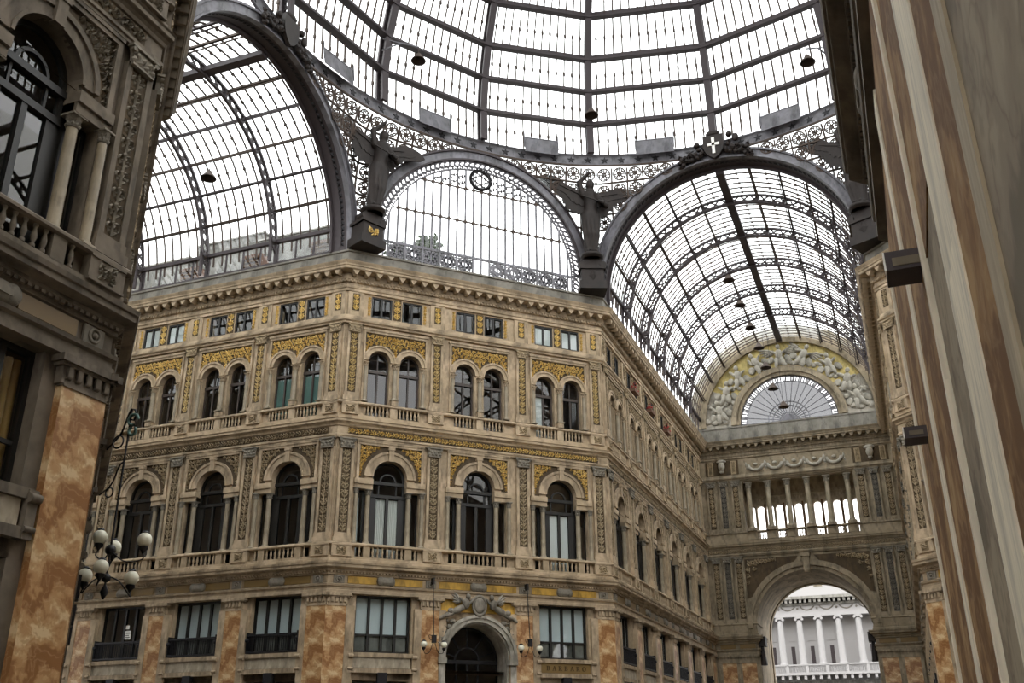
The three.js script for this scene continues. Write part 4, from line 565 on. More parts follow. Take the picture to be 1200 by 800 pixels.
// ---------------------------------------------------------------- half-round window over the diagonal front
{
  const F = mul(T(P[0], 0, P[1]), RY(Math.PI / 4), T(7.58, 0, 0)), cy = 27.6, r0 = 5.75;
  const g = thing('lunette_window', 'half-round iron window with hexagram panels and a wreath above the corner building', 'window', [(P[0] + Q[0]) / 2, 26.45, (P[1] + Q[1]) / 2], Math.PI / 4);
  const U = (a, b, z0, z1) => [ringSec(0, cy, a, b, 0, Math.PI, z0, z1, 48), [-1, 1].map((s) => bx(s > 0 ? a : -b, s > 0 ? b : -a, 26.45, cy, z0, z1))];
  add(g, 'arch_band', join(U(6.36, 6.9, -0.1, 0.16)), M.iron, F);
  add(g, 'edge_moulding', join([...U(6.86, 6.98, -0.1, 0.26), ...U(6.3, 6.4, -0.1, 0.2)]), M.ironDark, F);
  add(g, 'inner_ring', join([...U(5.72, 5.8, -0.06, 0.06), ...U(6.26, 6.32, -0.06, 0.06)]), M.iron, F);
  const fret = [], loop = new THREE.TorusGeometry(0.15, 0.065, 5, 9, 5), N = 60;
  for (let k = 0; k <= N; k++) { const a = Math.PI * k / N, m = mul(T(6.03 * Math.cos(a), cy + 6.03 * Math.sin(a), 0), RZ(a)); fret.push(loop.clone().translate(0.06, 0.0, 0).applyMatrix4(m), leafG(-0.27, 0, 0.34, 0.1, 0, -0.02, 0.06).applyMatrix4(m), bx(-0.28, 0.28, 0.12, 0.17, -0.02, 0.02).applyMatrix4(m)); }
  for (const s of [-1, 1]) for (let k = 0; k < 4; k++) fret.push(loop.clone().translate(s * 6.03, 26.7 + k * 0.28, 0));
  add(g, 'fretwork', join(fret), M.iron, F);
  const xs = [...Array(23)].map((_, k) => (k - 11) * 0.5), top = (x) => cy + Math.sqrt(Math.max(0, r0 * r0 - x * x));
  xs.forEach((x) => add(g, 'mullion', join([bx(x - 0.052, x + 0.052, 26.5, top(x), -0.04, 0.04)]), M.iron, F));
  const trans = (y, w) => { const o = [bx(-w, w, y - 0.04, y + 0.04, -0.03, 0.03)]; for (const x of xs) if (Math.abs(x) <= w + 0.01) { o.push(new THREE.BoxGeometry(0.2, 0.2, 0.1).rotateZ(Math.PI / 4).translate(x, y, 0)); for (const [sx, sy] of [[1, 1], [1, -1], [-1, 1], [-1, -1]]) { const s = new THREE.Shape(); s.moveTo(0, 0); s.lineTo(sx * 0.25, 0); s.quadraticCurveTo(sx * 0.03, sy * 0.03, 0, sy * 0.22); o.push(ext(s, -0.02, 0.02, 3).translate(x, y, 0)); } } return join(o); };
  add(g, 'transom', trans(29.75, Math.sqrt(r0 * r0 - 2.15 * 2.15)), M.ironRust, F); add(g, 'transom', trans(31.95, Math.sqrt(r0 * r0 - 4.35 * 4.35)), M.ironRust, F);
  add(g, 'bottom_rail', join([bx(-6.3, 6.3, 26.42, 26.54, -0.08, 0.1), bx(-5.75, 5.75, 27.44, 27.58, -0.05, 0.05)]), M.iron, F);
  const hexG = shared('hexp', () => { const o = [circ(0, 0, 0.42, 0.1, -0.03, 0.03), bx(-0.5, -0.44, -0.46, 0.46, -0.03, 0.03), bx(0.44, 0.5, -0.46, 0.46, -0.03, 0.03), [[-1, -1], [1, -1], [-1, 1], [1, 1]].map(([sx, sy]) => circ(sx * 0.4, sy * 0.38, 0.07, 0.06, -0.02, 0.02, 8))]; for (let k = 0; k < 6; k++) { const a = Math.PI / 2 + k * TAU / 6, b = a + TAU / 3; o.push(bar(V(0.4 * Math.cos(a), 0.4 * Math.sin(a), 0), V(0.4 * Math.cos(b), 0.4 * Math.sin(b), 0), 0.11)); } return join(o); });
  for (let k = 0; k < 11; k++) if (k !== 5) add(g, 'hexagram_panel', hexG, M.iron, mul(F, T(-5 + k, 27.0, 0)));
  const wr = add(g, 'wreath', join([new THREE.TorusGeometry(0.62, 0.1, 8, 28).translate(-0.1, 32.72, 0.04), [...Array(28)].map((_, k) => leafG(0.62 * Math.cos(k * TAU / 28), 0.62 * Math.sin(k * TAU / 28), 0.2, 0.07, k * TAU / 28 + 1.2, 0.1, 0.06).translate(-0.1, 32.72, 0.04))]), M.ironBlack, F);
  add(wr, 'hexagram', join([...Array(6)].map((_, k) => { const a = k * TAU / 6, b = a + TAU / 3; return bar(V(-0.1 + 0.55 * Math.cos(a), 32.72 + 0.55 * Math.sin(a), 0.04), V(-0.1 + 0.55 * Math.cos(b), 32.72 + 0.55 * Math.sin(b), 0.04), 0.06); })), M.ironDark, F);
  const sc = []; for (const x of xs) for (let y = 32.2; y < top(x) - 0.2; y += 0.42) if (Math.hypot(x + 0.1 + 0.25, y - 32.72) > 0.85 && y + 0.2 < top(x + 0.3)) sc.push(new THREE.TorusGeometry(0.1, 0.045, 4, 8, 4.6).translate(x + 0.18, y, 0), new THREE.TorusGeometry(0.08, 0.042, 4, 8, 4.6).rotateZ(2.5).translate(x + 0.34, y + 0.18, 0), bx(x + 0.1, x + 0.4, y - 0.13, y - 0.11, -0.01, 0.01));
  add(g, 'scroll_filling', join(sc), M.ironDark, F);
  for (let k = -1; k < 23; k++) { const x0 = k < 0 ? -5.75 : xs[k], x1 = k === 22 ? 5.75 : xs[k + 1], s = new THREE.Shape(); s.moveTo(x0, 26.5); s.lineTo(x1, 26.5); s.lineTo(x1, top(x1)); s.lineTo((x0 + x1) / 2, top((x0 + x1) / 2)); s.lineTo(x0, top(x0)); add(g, 'pane', flat(s, -0.01), M.roofPane, F); }
  const h = g.clone(); h.name = numbered('lunette_window'); h.position.applyMatrix4(RY(-Math.PI / 2)); h.rotation.y -= Math.PI / 2; scene.add(h);
  h.userData = { label: 'half-round iron window above the far building, behind the marble wall', category: 'window' };
}

// ---------------------------------------------------------------- spandrels between the arches and the ring of the dome
const az = (r, phi, y) => V(-r * Math.sin(phi), y, -r * Math.cos(phi)), DEG = Math.PI / 180;
function pendentive(label, cornerDeg, armLeft, detail) {            // armLeft: the arm arch lies on the side of the smaller angle
  const dir = armLeft ? 1 : -1, arm = (cornerDeg - dir * 22.5) * DEG, dia = (cornerDeg + dir * 22.5) * DEG;
  const lo = (y) => arm + dir * Math.atan(Math.sqrt(Math.max(0, 7.9 ** 2 - (y - VH) ** 2)) / B), hi = (y) => dia - dir * Math.atan(Math.sqrt(Math.max(0, 6.95 ** 2 - (y - 27.6) ** 2)) / B);
  const oct = (p) => B / Math.cos(((((p / DEG) + 22.5) % 45 + 45) % 45 - 22.5) * DEG), rad = (p, y) => { const t = Math.max(0, (y - 27.6) / 7.25) ** 4; return oct(p) + (18.42 - oct(p)) * t; };
  const c = cornerDeg * DEG, g = thing('iron_spandrel', label, 'spandrel', [-19.5 * Math.sin(c), 0, -19.5 * Math.cos(c)].map((v, i) => i === 1 ? 27.6 : v), c);
  const pt = (p, y, off = 0) => az(rad(p, y) - off, p, y), Y0 = 27.7, Y1 = 34.85, v = [], n = 12, m = 12;
  for (let j = 0; j < n; j++) for (let i = 0; i < m; i++) { const y0 = Y0 + (Y1 - Y0) * j / n, y1 = Y0 + (Y1 - Y0) * (j + 1) / n, q = (y, t) => pt(lo(y) + (hi(y) - lo(y)) * t, y); v.push(...quad(q(y0, i / m), q(y0, (i + 1) / m), q(y1, (i + 1) / m), q(y1, i / m))); }
  add(g, 'pane', uvBox(tri(v)), M.frostPane);
  const o = [], step = 2.9 * DEG, H0 = 0.96; let wheels = [];
  for (let y = Y1 - 0.05; y > Y0; y -= H0) { const a = lo(y), b = hi(y), k = Math.max(1, Math.ceil(Math.abs(b - a) / (2 * DEG))); o.push(poly([...Array(k + 1)].map((_, i) => pt(a + (b - a) * i / k, y, 0.06)), 0.1)); if (detail) wheels.push(y - H0 / 2); }
  for (let q = -8; q <= 8; q++) { const p = c + q * step; let seg = []; for (let y = Y0; y <= Y1 + 0.001; y += 0.24) { if ((p - lo(y)) * dir > 0 && (hi(y) - p) * dir > 0) seg.push(pt(p, y, 0.06)); } if (seg.length > 1) o.push(poly(seg, 0.1)); }
  add(g, 'grille', join(o), M.ironRust);
  const wheel = shared('wheel', () => { const k = [circ(0, 0, 0.37, 0.085, -0.02, 0.02, 18), circ(0, 0, 0.1, 0.07, -0.03, 0.03, 10), bx(-0.4, 0.4, -0.03, 0.03, -0.015, 0.015), bx(-0.03, 0.03, -0.4, 0.4, -0.015, 0.015)]; for (let i = 0; i < 4; i++) for (const s of [-1, 1]) k.push(new THREE.TorusGeometry(0.085, 0.042, 4, 8, 4.4).rotateZ(i * Math.PI / 2 + (s > 0 ? 0.3 : 2.6)).translate(0.2 * Math.cos(i * Math.PI / 2 + s * 0.42), 0.2 * Math.sin(i * Math.PI / 2 + s * 0.42), 0)); return join(k); });
  for (const y of wheels) for (let q = -8; q < 8; q++) {
    const p = c + (q + 0.5) * step; if ((p - lo(y)) * dir < step * 0.3 || (hi(y) - p) * dir < step * 0.3) continue;
    const pos = pt(p, y, 0.06), ex = pt(p + 0.01, y).sub(pt(p - 0.01, y)).normalize(), ey = pt(p, y + 0.1).sub(pt(p, y - 0.1)).normalize(), ez = ex.clone().cross(ey).normalize(); ey.copy(ez).cross(ex);
    add(g, 'wheel', wheel, M.ironRust, new THREE.Matrix4().makeBasis(ex, ey, ez).setPosition(pos));
  }
}
pendentive('glazed scrollwork spandrel behind the angel between the half-round window and the far vault', 22.5, true, true);
pendentive('glazed scrollwork spandrel behind the angel between the left vault and the half-round window', 67.5, false, true);
pendentive('glazed scrollwork spandrel beside the far vault, partly behind the marble wall', -22.5, false, true);

// ---------------------------------------------------------------- the dome
{
  const g = thing('glass_dome', 'great ribbed glass dome over the crossing, standing on a ring of dark stars', 'dome', [0, 34.8, 0]);
  const hs = [35.5, 37.9, 40.2, 42.4, 45, 47.3, 49.5, 51.4, 53, 54.2, 55.1], DR = 18.6, rOf = (h) => Math.sqrt(DR * DR - (h - 37) ** 2) - (h < 36 ? 0.1 : 0);
  const ribs = []; for (let q = 0; q < 4; q++) for (const d of [0, 23.6, 45, 66.4]) ribs.push((q * 90 + d) * DEG);
  const pt = (p, h, off = 0) => az(rOf(h) - off, p, h - off * 0.35 * (h > 40 ? 1 : 0.3));
  add(g, 'star_band', join([lathe([[18.5, 34.8], [18.36, 34.82], [18.36, 34.9], [18.42, 34.92], [18.42, 35.46], [18.3, 35.48], [18.3, 35.58], [18.6, 35.6]], 96)]), M.iron);
  const starS = new THREE.Shape(); for (let k = 0; k < 10; k++) { const r = k % 2 ? 0.1 : 0.25, a = Math.PI / 2 + k * Math.PI / 5; starS[k ? 'lineTo' : 'moveTo'](r * Math.cos(a), r * Math.sin(a)); }
  const starG = uvBox(nz(ext(starS, 0, 0.06)));
  for (let k = 0; k < 112; k++) { const p = (k + 0.5) * TAU / 112; add(g, 'star', starG, M.ironBlack, mul(RY(p), T(0, 35.19, -18.43), I4)); }
  ribs.forEach((p, i) => {
    const up = (a) => () => V(Math.cos(p), 0, -Math.sin(p)), o = [];
    const q0 = hs.map((h) => pt(p, h)), q1 = hs.map((h) => pt(p, h, 0.5)), side = V(Math.cos(p), 0, -Math.sin(p));
    o.push(poly(q0, 0.16, 0.46, () => side), poly(q1, 0.16, 0.42, () => side));
    for (let k = 0; k + 1 < hs.length; k++) for (let j = 0; j < 5; j++) { const l = (A0, B0, t) => A0.clone().lerp(B0, t); o.push(bar(l(q0[k], q0[k + 1], j / 5), l(q1[k], q1[k + 1], (j + 1) / 5), 0.09), bar(l(q1[k], q1[k + 1], j / 5), l(q0[k], q0[k + 1], (j + 1) / 5), 0.09)); }
    add(g, 'rib', join(o), M.ironDark);
    if (i < 1) return;
  });
  hs.forEach((h, k) => {
    if (!k) return; const o = [];
    ribs.forEach((p, i) => { const p2 = ribs[(i + 1) % 16] + (i === 15 ? TAU : 0), a = pt(p, h), b = pt(p2, h), c = pt(p, h - 0.28, 0.45), d = pt(p2, h - 0.28, 0.45); o.push(bar(a, b, 0.16, 0.4), bar(c, d, 0.36, 0.16)); for (let j = 1; j < 8; j++) o.push(bar(a.clone().lerp(b, j / 8), c.clone().lerp(d, j / 8), 0.1)); });
    add(g, 'ring_beam', join(o), M.ironDark);
  });
  ribs.forEach((p, i) => {
    const p2 = ribs[(i + 1) % 16] + (i === 15 ? TAU : 0), N = 13;
    for (let j = 1; j < N; j++) { const q = hs.map((h) => pt(p, h).lerp(pt(p2, h), j / N)), o = [poly(q.slice(0, 8), 0.085, 0.085, () => V(Math.cos(p), 0, -Math.sin(p)))]; q.slice(0, 7).forEach((a, k) => { const m = a.clone().lerp(q[k + 1], 0.45); o.push(new THREE.BoxGeometry(0.13, 0.22, 0.13).translate(m.x, m.y, m.z)); }); add(g, 'glazing_bar', join(o), M.ironRust); }
    for (let k = 0; k + 1 < hs.length; k++) add(g, 'pane', uvBox(tri(quad(pt(p, hs[k]), pt(p2, hs[k]), pt(p2, hs[k + 1]), pt(p, hs[k + 1])))), M.roofPane);
    const l = (t, h) => pt(p, h).lerp(pt(p2, h), t).multiply(V(0.992, 1, 0.992));                     // grey vent panel at the foot of each field
    const t0 = i % 2 ? 0.3 : 0.32, t1 = t0 + 0.31;
    add(g, 'vent_panel', join([tri([...quad(l(t0, 35.2), l(t1, 35.2), l(t1, 36.3), l(t0, 36.3))]), bar(l(t0, 35.55), l(t0, 36.7), 0.06), bar(l(t1, 35.55), l(t1, 36.7), 0.06), bar(l(t0, 36.3), l(t1, 36.3), 0.06)]), M.iron);
  });
  add(g, 'lantern', join([lathe([[4.6, 55.0], [4.6, 55.3], [2.5, 57], [0.02, 58.2]], 16)]), M.ironDark);
}

// ---------------------------------------------------------------- winged statues on their pedestals
function angelGeo() {
  const bones = [ // x y z r  x y z r
    [0, 2.55, 0, 0.46, 0.03, 3.35, 0.04, 0.36], [0.03, 3.35, 0.04, 0.36, 0, 4.0, 0.08, 0.4], [-0.36, 4.05, 0.06, 0.2, 0.38, 4.0, 0.06, 0.2], [0, 4.0, 0.08, 0.24, 0.02, 4.42, 0.14, 0.15],
    [0.02, 4.62, 0.2, 0.25, 0.03, 4.76, 0.16, 0.26], [0.02, 4.82, 0.05, 0.2, 0, 4.72, -0.08, 0.2],
    [-0.42, 4.05, 0.05, 0.19, -0.62, 4.85, 0.12, 0.15], [-0.62, 4.85, 0.12, 0.14, -0.05, 5.5, 0.3, 0.1],
    [0.42, 4.0, 0.06, 0.19, 0.95, 3.25, 0.2, 0.15], [0.95, 3.25, 0.2, 0.14, 0.45, 3.35, 0.62, 0.1],
    [-0.18, 2.5, 0.05, 0.42, -0.2, 1.3, 0.18, 0.3], [-0.2, 1.3, 0.18, 0.3, -0.18, 0.25, 0.02, 0.24], [0.2, 2.5, 0, 0.42, 0.2, 1.3, 0.04, 0.3], [0.2, 1.3, 0.04, 0.3, 0.16, 0.25, -0.08, 0.24],
    [0, 2.3, -0.12, 0.46, 0, 0.5, -0.15, 0.32], [-0.18, 0.12, 0.2, 0.12, -0.18, 0.1, 0.42, 0.1], [0.17, 0.12, 0.12, 0.12, 0.18, 0.1, 0.34, 0.1],
  ];
  const folds = (x, y, z) => y < 2.6 ? 0.035 * Math.sin(9 * Math.atan2(x, z) + 1.3 * y) * Math.min(1, (2.7 - y)) : 0.0;
  const sdf = (x, y, z) => { let d = 9; for (const [ax, ay, az_, ra, bx_, by, bz, rb] of bones) { const px = x - ax, py = y - ay, pz = z - az_, dx = bx_ - ax, dy = by - ay, dz = bz - az_; const t = Math.max(0, Math.min(1, (px * dx + py * dy + pz * dz) / (dx * dx + dy * dy + dz * dz || 1))); const e = Math.hypot(px - t * dx, py - t * dy, pz - t * dz) - (ra + (rb - ra) * t), k = 0.12, h = Math.max(0, k - Math.abs(d - e)) / k; d = Math.min(d, e) - h * h * k / 4; } return d + folds(x, y, z); };
  const N = 84, S0 = 2.95, C0 = [0.1, 2.8, 0.1], mc = new MarchingCubes(N, new THREE.MeshBasicMaterial(), false, false, 90000);
  mc.isolation = 0;
  for (let k = 0; k < N; k++) for (let j = 0; j < N; j++) for (let i = 0; i < N; i++) mc.field[i + j * N + k * N * N] = -sdf(C0[0] + S0 * (i - N / 2) / (N / 2), C0[1] + S0 * (j - N / 2) / (N / 2), C0[2] + S0 * (k - N / 2) / (N / 2));
  mc.update();
  const g = new THREE.BufferGeometry(), pa = mc.positionArray.slice(0, mc.count * 3), na = mc.normalArray.slice(0, mc.count * 3);
  for (let i = 0; i < pa.length; i += 3) { pa[i] = C0[0] + S0 * pa[i]; pa[i + 1] = C0[1] + S0 * pa[i + 1]; pa[i + 2] = C0[2] + S0 * pa[i + 2]; }
  g.setAttribute('position', new THREE.BufferAttribute(pa, 3)); g.setAttribute('normal', new THREE.BufferAttribute(na, 3)); return uvBox(g);
}
function wingGeo(tips, root, lead) {                                // feathers fan from the leading edge
  const out = [], fe = (a, b, w) => { const d = b.clone().sub(a), L = d.length(), s = new THREE.Shape(); s.moveTo(0, -w * 0.5); s.quadraticCurveTo(L * 0.6, -w * 1.1, L, 0); s.quadraticCurveTo(L * 0.7, w * 0.9, 0, w * 0.5); return ext(s, -0.03, 0.03, 5).rotateZ(Math.atan2(d.y, d.x)).translate(a.x, a.y, a.z); };
  const n = tips.length;
  tips.forEach(([x, y], i) => { const t = i / (n - 1), a = V(root[0] + (lead[0] - root[0]) * t, root[1] + (lead[1] - root[1]) * t, -0.12 - 0.06 * t); out.push(fe(a, V(x, y, -0.2 - 0.06 * (i % 2)), 0.62)); out.push(fe(a.clone().add(V(0, 0.05, 0.05)), V(a.x + (x - a.x) * 0.55, a.y + (y - a.y) * 0.55, -0.12), 0.56)); });
  out.push(bar(V(root[0], root[1], -0.1), V(lead[0], lead[1], -0.18), 0.3, 0.22));
  return join(out);
}
const angelBody = angelGeo();
const wingL = wingGeo([[-0.75, 2.75], [-1.1, 2.85], [-1.4, 3.05], [-1.6, 3.5], [-1.85, 3.95], [-2.2, 4.35], [-2.65, 4.75], [-3.2, 5.35]], [-0.25, 4.05], [-1.75, 4.85]);
const wingR = wingGeo([[0.75, 2.6], [1.05, 2.7], [1.35, 3.1], [1.7, 3.5], [2.1, 3.85], [2.5, 4.1], [2.95, 4.25], [3.35, 4.3]], [0.3, 4.05], [1.7, 4.4]);
const pedG = join([bx(-0.8, 0.8, 0, 0.5, -0.8, 0.5), bx(-0.66, 0.66, 0.5, 1.3, -0.7, 0.38), bx(-0.76, 0.76, 1.3, 1.48, -0.76, 0.48), bx(-0.55, 0.55, 1.48, 2.0, -0.6, 0.4), lathe([[0.55, 1.95], [0.7, 2.05], [0.7, 2.18], [0.6, 2.27], [0.01, 2.28]], 12).translate(0, 0, 0.25), [-1, 1].map((s) => cyl(0.2, 0.2, 0.5, 10).rotateX(Math.PI / 2).translate(s * 0.62, 1.6, 0.2)), leafG(0, 0.55, 0.7, 0.25, Math.PI / 2, 0.38, 0.12)]);
for (const [deg, turn, tilt, where, gilt] of [[24, 0.05, 0, 'between the half-round window and the far vault', 0], [66, -0.3, -0.06, 'beside the left vault', 1], [-24, 0, 0, 'mostly hidden behind the marble wall', 0]]) {
  const p = az(18.55, deg * DEG, 0), pp = az(18.85, deg * DEG, 0), ang = deg * DEG;
  const pd = thing('pedestal', 'dark bronze pedestal under the winged statue ' + where, 'pedestal', [pp.x, 26.46, pp.z], ang);
  add(pd, 'block', pedG, M.bronze, Wm(pd)); if (gilt) add(pd, 'gilt_ornament', scatterOrn([[-0.2, 0.9, 0.2], [0.2, 0.9, 0.2], [0, 0.7, 0.18]], 0.4, 0.1), M.gold, Wm(pd));
  const st = thing('angel_statue', 'dark bronze angel with spread wings, standing ' + where, 'statue', [p.x, 28.72, p.z], ang + turn);
  const W = Wm(st, RZ(tilt));
  add(st, 'body', angelBody, M.bronze, W); add(st, 'wing', wingL, M.bronze, W); add(st, 'wing', wingR, M.bronze, gilt ? mul(W, new THREE.Matrix4().makeScale(0.8, 1, 1)) : W);
  add(st, 'trumpet', join([bar(V(0.5, 3.3, 0.66), V(-0.5, 3.75, 0.5), 0.07), cyl(0.05, 0.16, 0.35, 8).rotateZ(-2.0).translate(0.62, 3.25, 0.68)]), M.bronze, W);
}
// ---------------------------------------------------------------- shields on the crowns of the arches
for (const [turn, label, cross] of [[0, 'dark coat of arms with a white cross on the crown of the far arch', 1], [Math.PI / 2, 'dark leafy coat of arms on the crown of the left arch', 0]]) {
  const g = thing('coat_of_arms', label, 'emblem', V(0, 34.5, -B + 0.3).applyMatrix4(RY(turn)).toArray(), turn), W = Wm(g);
  const s = new THREE.Shape(); s.moveTo(-0.6, 1.25); s.lineTo(0.6, 1.25); s.lineTo(0.62, 0.5); s.quadraticCurveTo(0.5, -0.1, 0, -0.35); s.quadraticCurveTo(-0.5, -0.1, -0.62, 0.5);
  add(g, 'shield', join([ext(s, 0, 0.22)]), M.bronze, W);
  if (cross) add(g, 'cross', join([bx(-0.09, 0.09, -0.05, 1.05, 0.22, 0.27), bx(-0.36, 0.36, 0.5, 0.68, 0.22, 0.27)]), M.whiteSign, W);
  const lv = []; for (let k = 0; k < 40; k++) { const t = k / 39, x = (t - 0.5) * 4.2, y = 0.55 - 0.32 * Math.abs(x) ** 1.1 + 0.25 * Math.sin(k * 2.4); if (Math.abs(x) < 0.5) continue; lv.push(leafG(x, y, 0.42, 0.15, k * 1.9, 0.02, 0.2), new THREE.SphereGeometry(0.15, 6, 5).translate(x, y, 0.05)); }
  lv.push(new THREE.SphereGeometry(0.32, 8, 6).scale(1.4, 0.7, 0.7).translate(0, 1.42, 0.08), new THREE.SphereGeometry(0.2, 7, 5).translate(0.95, 1.15, 0.1), new THREE.SphereGeometry(0.2, 7, 5).translate(-1.0, 0.8, 0.1), new THREE.SphereGeometry(0.22, 7, 5).scale(1, 1.3, 0.7).translate(1.3, 0.9, 0.05));
  add(g, 'foliage', join(lv), M.bronze, W);
}
// ---------------------------------------------------------------- lamps
const bell = join([lathe([[0.03, 0.62], [0.07, 0.5], [0.16, 0.46], [0.2, 0.34], [0.42, 0.06], [0.45, 0], [0.4, 0.0]], 14), cyl(0.02, 0.02, 0.5, 6).translate(0, 0.85, 0)]);
const lampAt = (x, y, z, label, group, arm, cord) => { const g = thing('pendant_lamp', label, 'lamp', [x, y, z], 0, group), W = Wm(g); add(g, 'shade', bell, M.ironRust, W); if (cord) add(g, 'cord', join([bx(-0.012, 0.012, 1, 1 + cord, -0.012, 0.012)]), M.ironBlack, W); if (arm) add(g, 'bracket', join([poly([V(0, 1.0, 0), V(...arm).multiplyScalar(0.5).add(V(0, 0.9, 0)), V(...arm)], 0.07), bar(V(0, 1.0, 0), V(arm[0], arm[1] + 0.8, arm[2]), 0.05)]), M.iron, W); };
[[-1.75, 33.0, -32.2, 'bell-shaped lamp under the far vault ridge, fourth from the tympanum'], [-1.7, 33.0, -36.8, 'bell-shaped lamp under the far vault ridge, third from the tympanum'], [-1.6, 33.0, -41.4, 'bell-shaped lamp under the far vault ridge, second from the tympanum'], [-1.6, 33.0, -46, 'bell-shaped lamp under the far vault ridge, next to the tympanum arch'], [-1.25, 31.3, -46.3, 'bell-shaped lamp hanging before the yellow ground of the tympanum', 2.6], [-0.86, 29.35, -46.3, 'bell-shaped lamp hanging before the top of the fan window', 4.6], [-0.2, 27.75, -46.5, 'bell-shaped lamp hanging low before the middle of the fan window', 6.2]].forEach(([x, y, z, label, cord]) => lampAt(x, y, z, label, 'lamps along the far vault', undefined, cord));
lampAt(-25.9, 31.1, -4.7, 'bell-shaped lamp hanging before the glass of the left vault');
lampAt(-15.0, 38.6, -8.3, 'bell-shaped lamp on a scrolled bracket near the left angel, under the dome', undefined, [-1.6, 0.2, 1.4]);
lampAt(-6.96, 37.9, -16.1, 'bell-shaped lamp hanging straight above the middle angel, under the dome');
lampAt(6.0, 38.2, -16.3, 'bell-shaped lamp on a scrolled bracket beside the marble wall, under the dome', undefined, [1.3, 0.4, -0.6]);
const globeG = new THREE.SphereGeometry(0.155, 18, 14);
function arcTube(pts, r = 0.016) { return new THREE.TubeGeometry(new THREE.CatmullRomCurve3(pts), 14, r, 5); }
{ // many-armed globe lamp hung from the corner of the left building
  const z = 15.6, g = thing('globe_chandelier', 'iron lamp with six white globes hung from the corner of the left building', 'lamp', [-9.45, 5.0, z]), O = T(0, 0, 0);
  const hub = V(-9.4, 5.75, z), glb = [[-9.6, 6.02, z + 0.15], [-9.5, 5.85, z - 0.2], [-8.5, 5.9, z], [-9.9, 5.22, z + 0.1], [-9.25, 5.32, z + 0.35], [-8.8, 5.12, z - 0.1]];
  const arms = []; glb.forEach(([x, y, zz], k) => { const lo = V(x, y - 0.27, zz); arms.push(arcTube([hub.clone().add(V(0, k < 3 ? 0 : -0.55, 0)), hub.clone().lerp(lo, 0.5).add(V(0, -0.22, 0)), lo.clone().add(V((x < -9.2 ? -0.05 : 0.05), -0.12, 0)), lo])); });
  arms.push(bar(V(-9.4, 9.0, z), V(-9.4, 4.9, z), 0.032), new THREE.SphereGeometry(0.12, 8, 6).translate(-9.4, 5.75, z), new THREE.SphereGeometry(0.1, 8, 6).translate(-9.4, 5.15, z), lathe([[0.02, 4.7], [0.09, 4.85], [0.03, 5.0]], 8).translate(-9.4, 0, z));
  add(g, 'stem', join(arms), M.ironBlack);
  glb.forEach(([x, y, zz]) => { const b = add(g, 'globe', globeG, M.globe, T(x, y, zz)); add(b, 'cup', shared('cup', () => join([lathe([[0.02, -0.3], [0.05, -0.24], [0.1, -0.2], [0.09, -0.14]], 10), lathe([[0.08, 0.16], [0.05, 0.19], [0.01, 0.2]], 8)])), M.ironBlack, T(x, y, zz)); });
  const w = [-10.25, z - 0.55];                                     // scrolled wall bracket
  add(g, 'wall_bracket', join([arcTube([V(w[0] - 0.25, 8.3, w[1]), V(-9.9, 8.55, z - 0.3), V(-9.6, 8.8, z - 0.1), V(-9.4, 9.0, z), V(-9.25, 8.9, z), V(-9.3, 8.7, z), V(-9.42, 8.75, z)], 0.024), arcTube([V(w[0] - 0.25, 7.2, w[1]), V(-9.95, 7.35, z - 0.3), V(-9.6, 7.7, z - 0.1), V(-9.4, 7.75, z)], 0.02), new THREE.TorusGeometry(0.15, 0.02, 5, 14).translate(-9.95, 8.35, z - 0.3), new THREE.TorusGeometry(0.11, 0.018, 5, 14).translate(-9.98, 7.15, z - 0.3)]), M.ironBlack);
  add(g, 'scroll', join([new THREE.TorusGeometry(0.13, 0.04, 6, 14, 5).translate(-9.32, 8.72, z), new THREE.TorusGeometry(0.1, 0.035, 6, 14, 5).rotateZ(2).translate(-9.3, 8.45, z)]), M.verdigris);
}
for (const [s, where] of [[5.12, 'left'], [10.1, 'right']]) { // two-armed globe lamps beside the portal
  const F = mul(T(P[0], 0, P[1]), RY(Math.PI / 4), T(s, 0, 0.6)), o = V(0, 0, 0).applyMatrix4(F);
  const g = thing('wall_lamp', where === 'left' ? 'two white globes on a hanging iron lamp between the arched portal and the blind-covered window' : 'two white globes on a hanging iron lamp between the arched portal and the bronze sign', 'lamp', [o.x, 6.3, o.z], Math.PI / 4);
  add(g, 'stem', join([bar(V(0, 9.3, -0.3), V(0, 6.5, 0), 0.03), arcTube([V(0, 6.7, 0), V(-0.25, 6.8, 0), V(-0.2, 6.6, 0), V(0, 6.55, 0)]), arcTube([V(0, 6.6, 0), V(-0.25, 6.0, 0), V(-0.45, 5.98, 0), V(-0.5, 6.2, 0)]), arcTube([V(0, 6.6, 0), V(0.25, 6.0, 0), V(0.45, 6.0, 0), V(0.5, 6.25, 0)]), bx(-0.1, 0.1, 6.45, 6.8, -0.08, 0.08), bx(-0.04, 0.04, 9.2, 9.5, -0.6, -0.2)]), M.ironBlack, F);
  for (const x of [-0.5, 0.5]) { const b = add(g, 'globe', globeG, M.globe, mul(F, T(x, 6.38, 0))); add(b, 'cup', shared('cup2', () => join([lathe([[0.02, -0.28], [0.09, -0.2], [0.08, -0.14]], 10), lathe([[0.12, 0.12], [0.08, 0.18], [0.01, 0.2]], 8)])), M.ironBlack, mul(F, T(x, 6.38, 0))); }
}
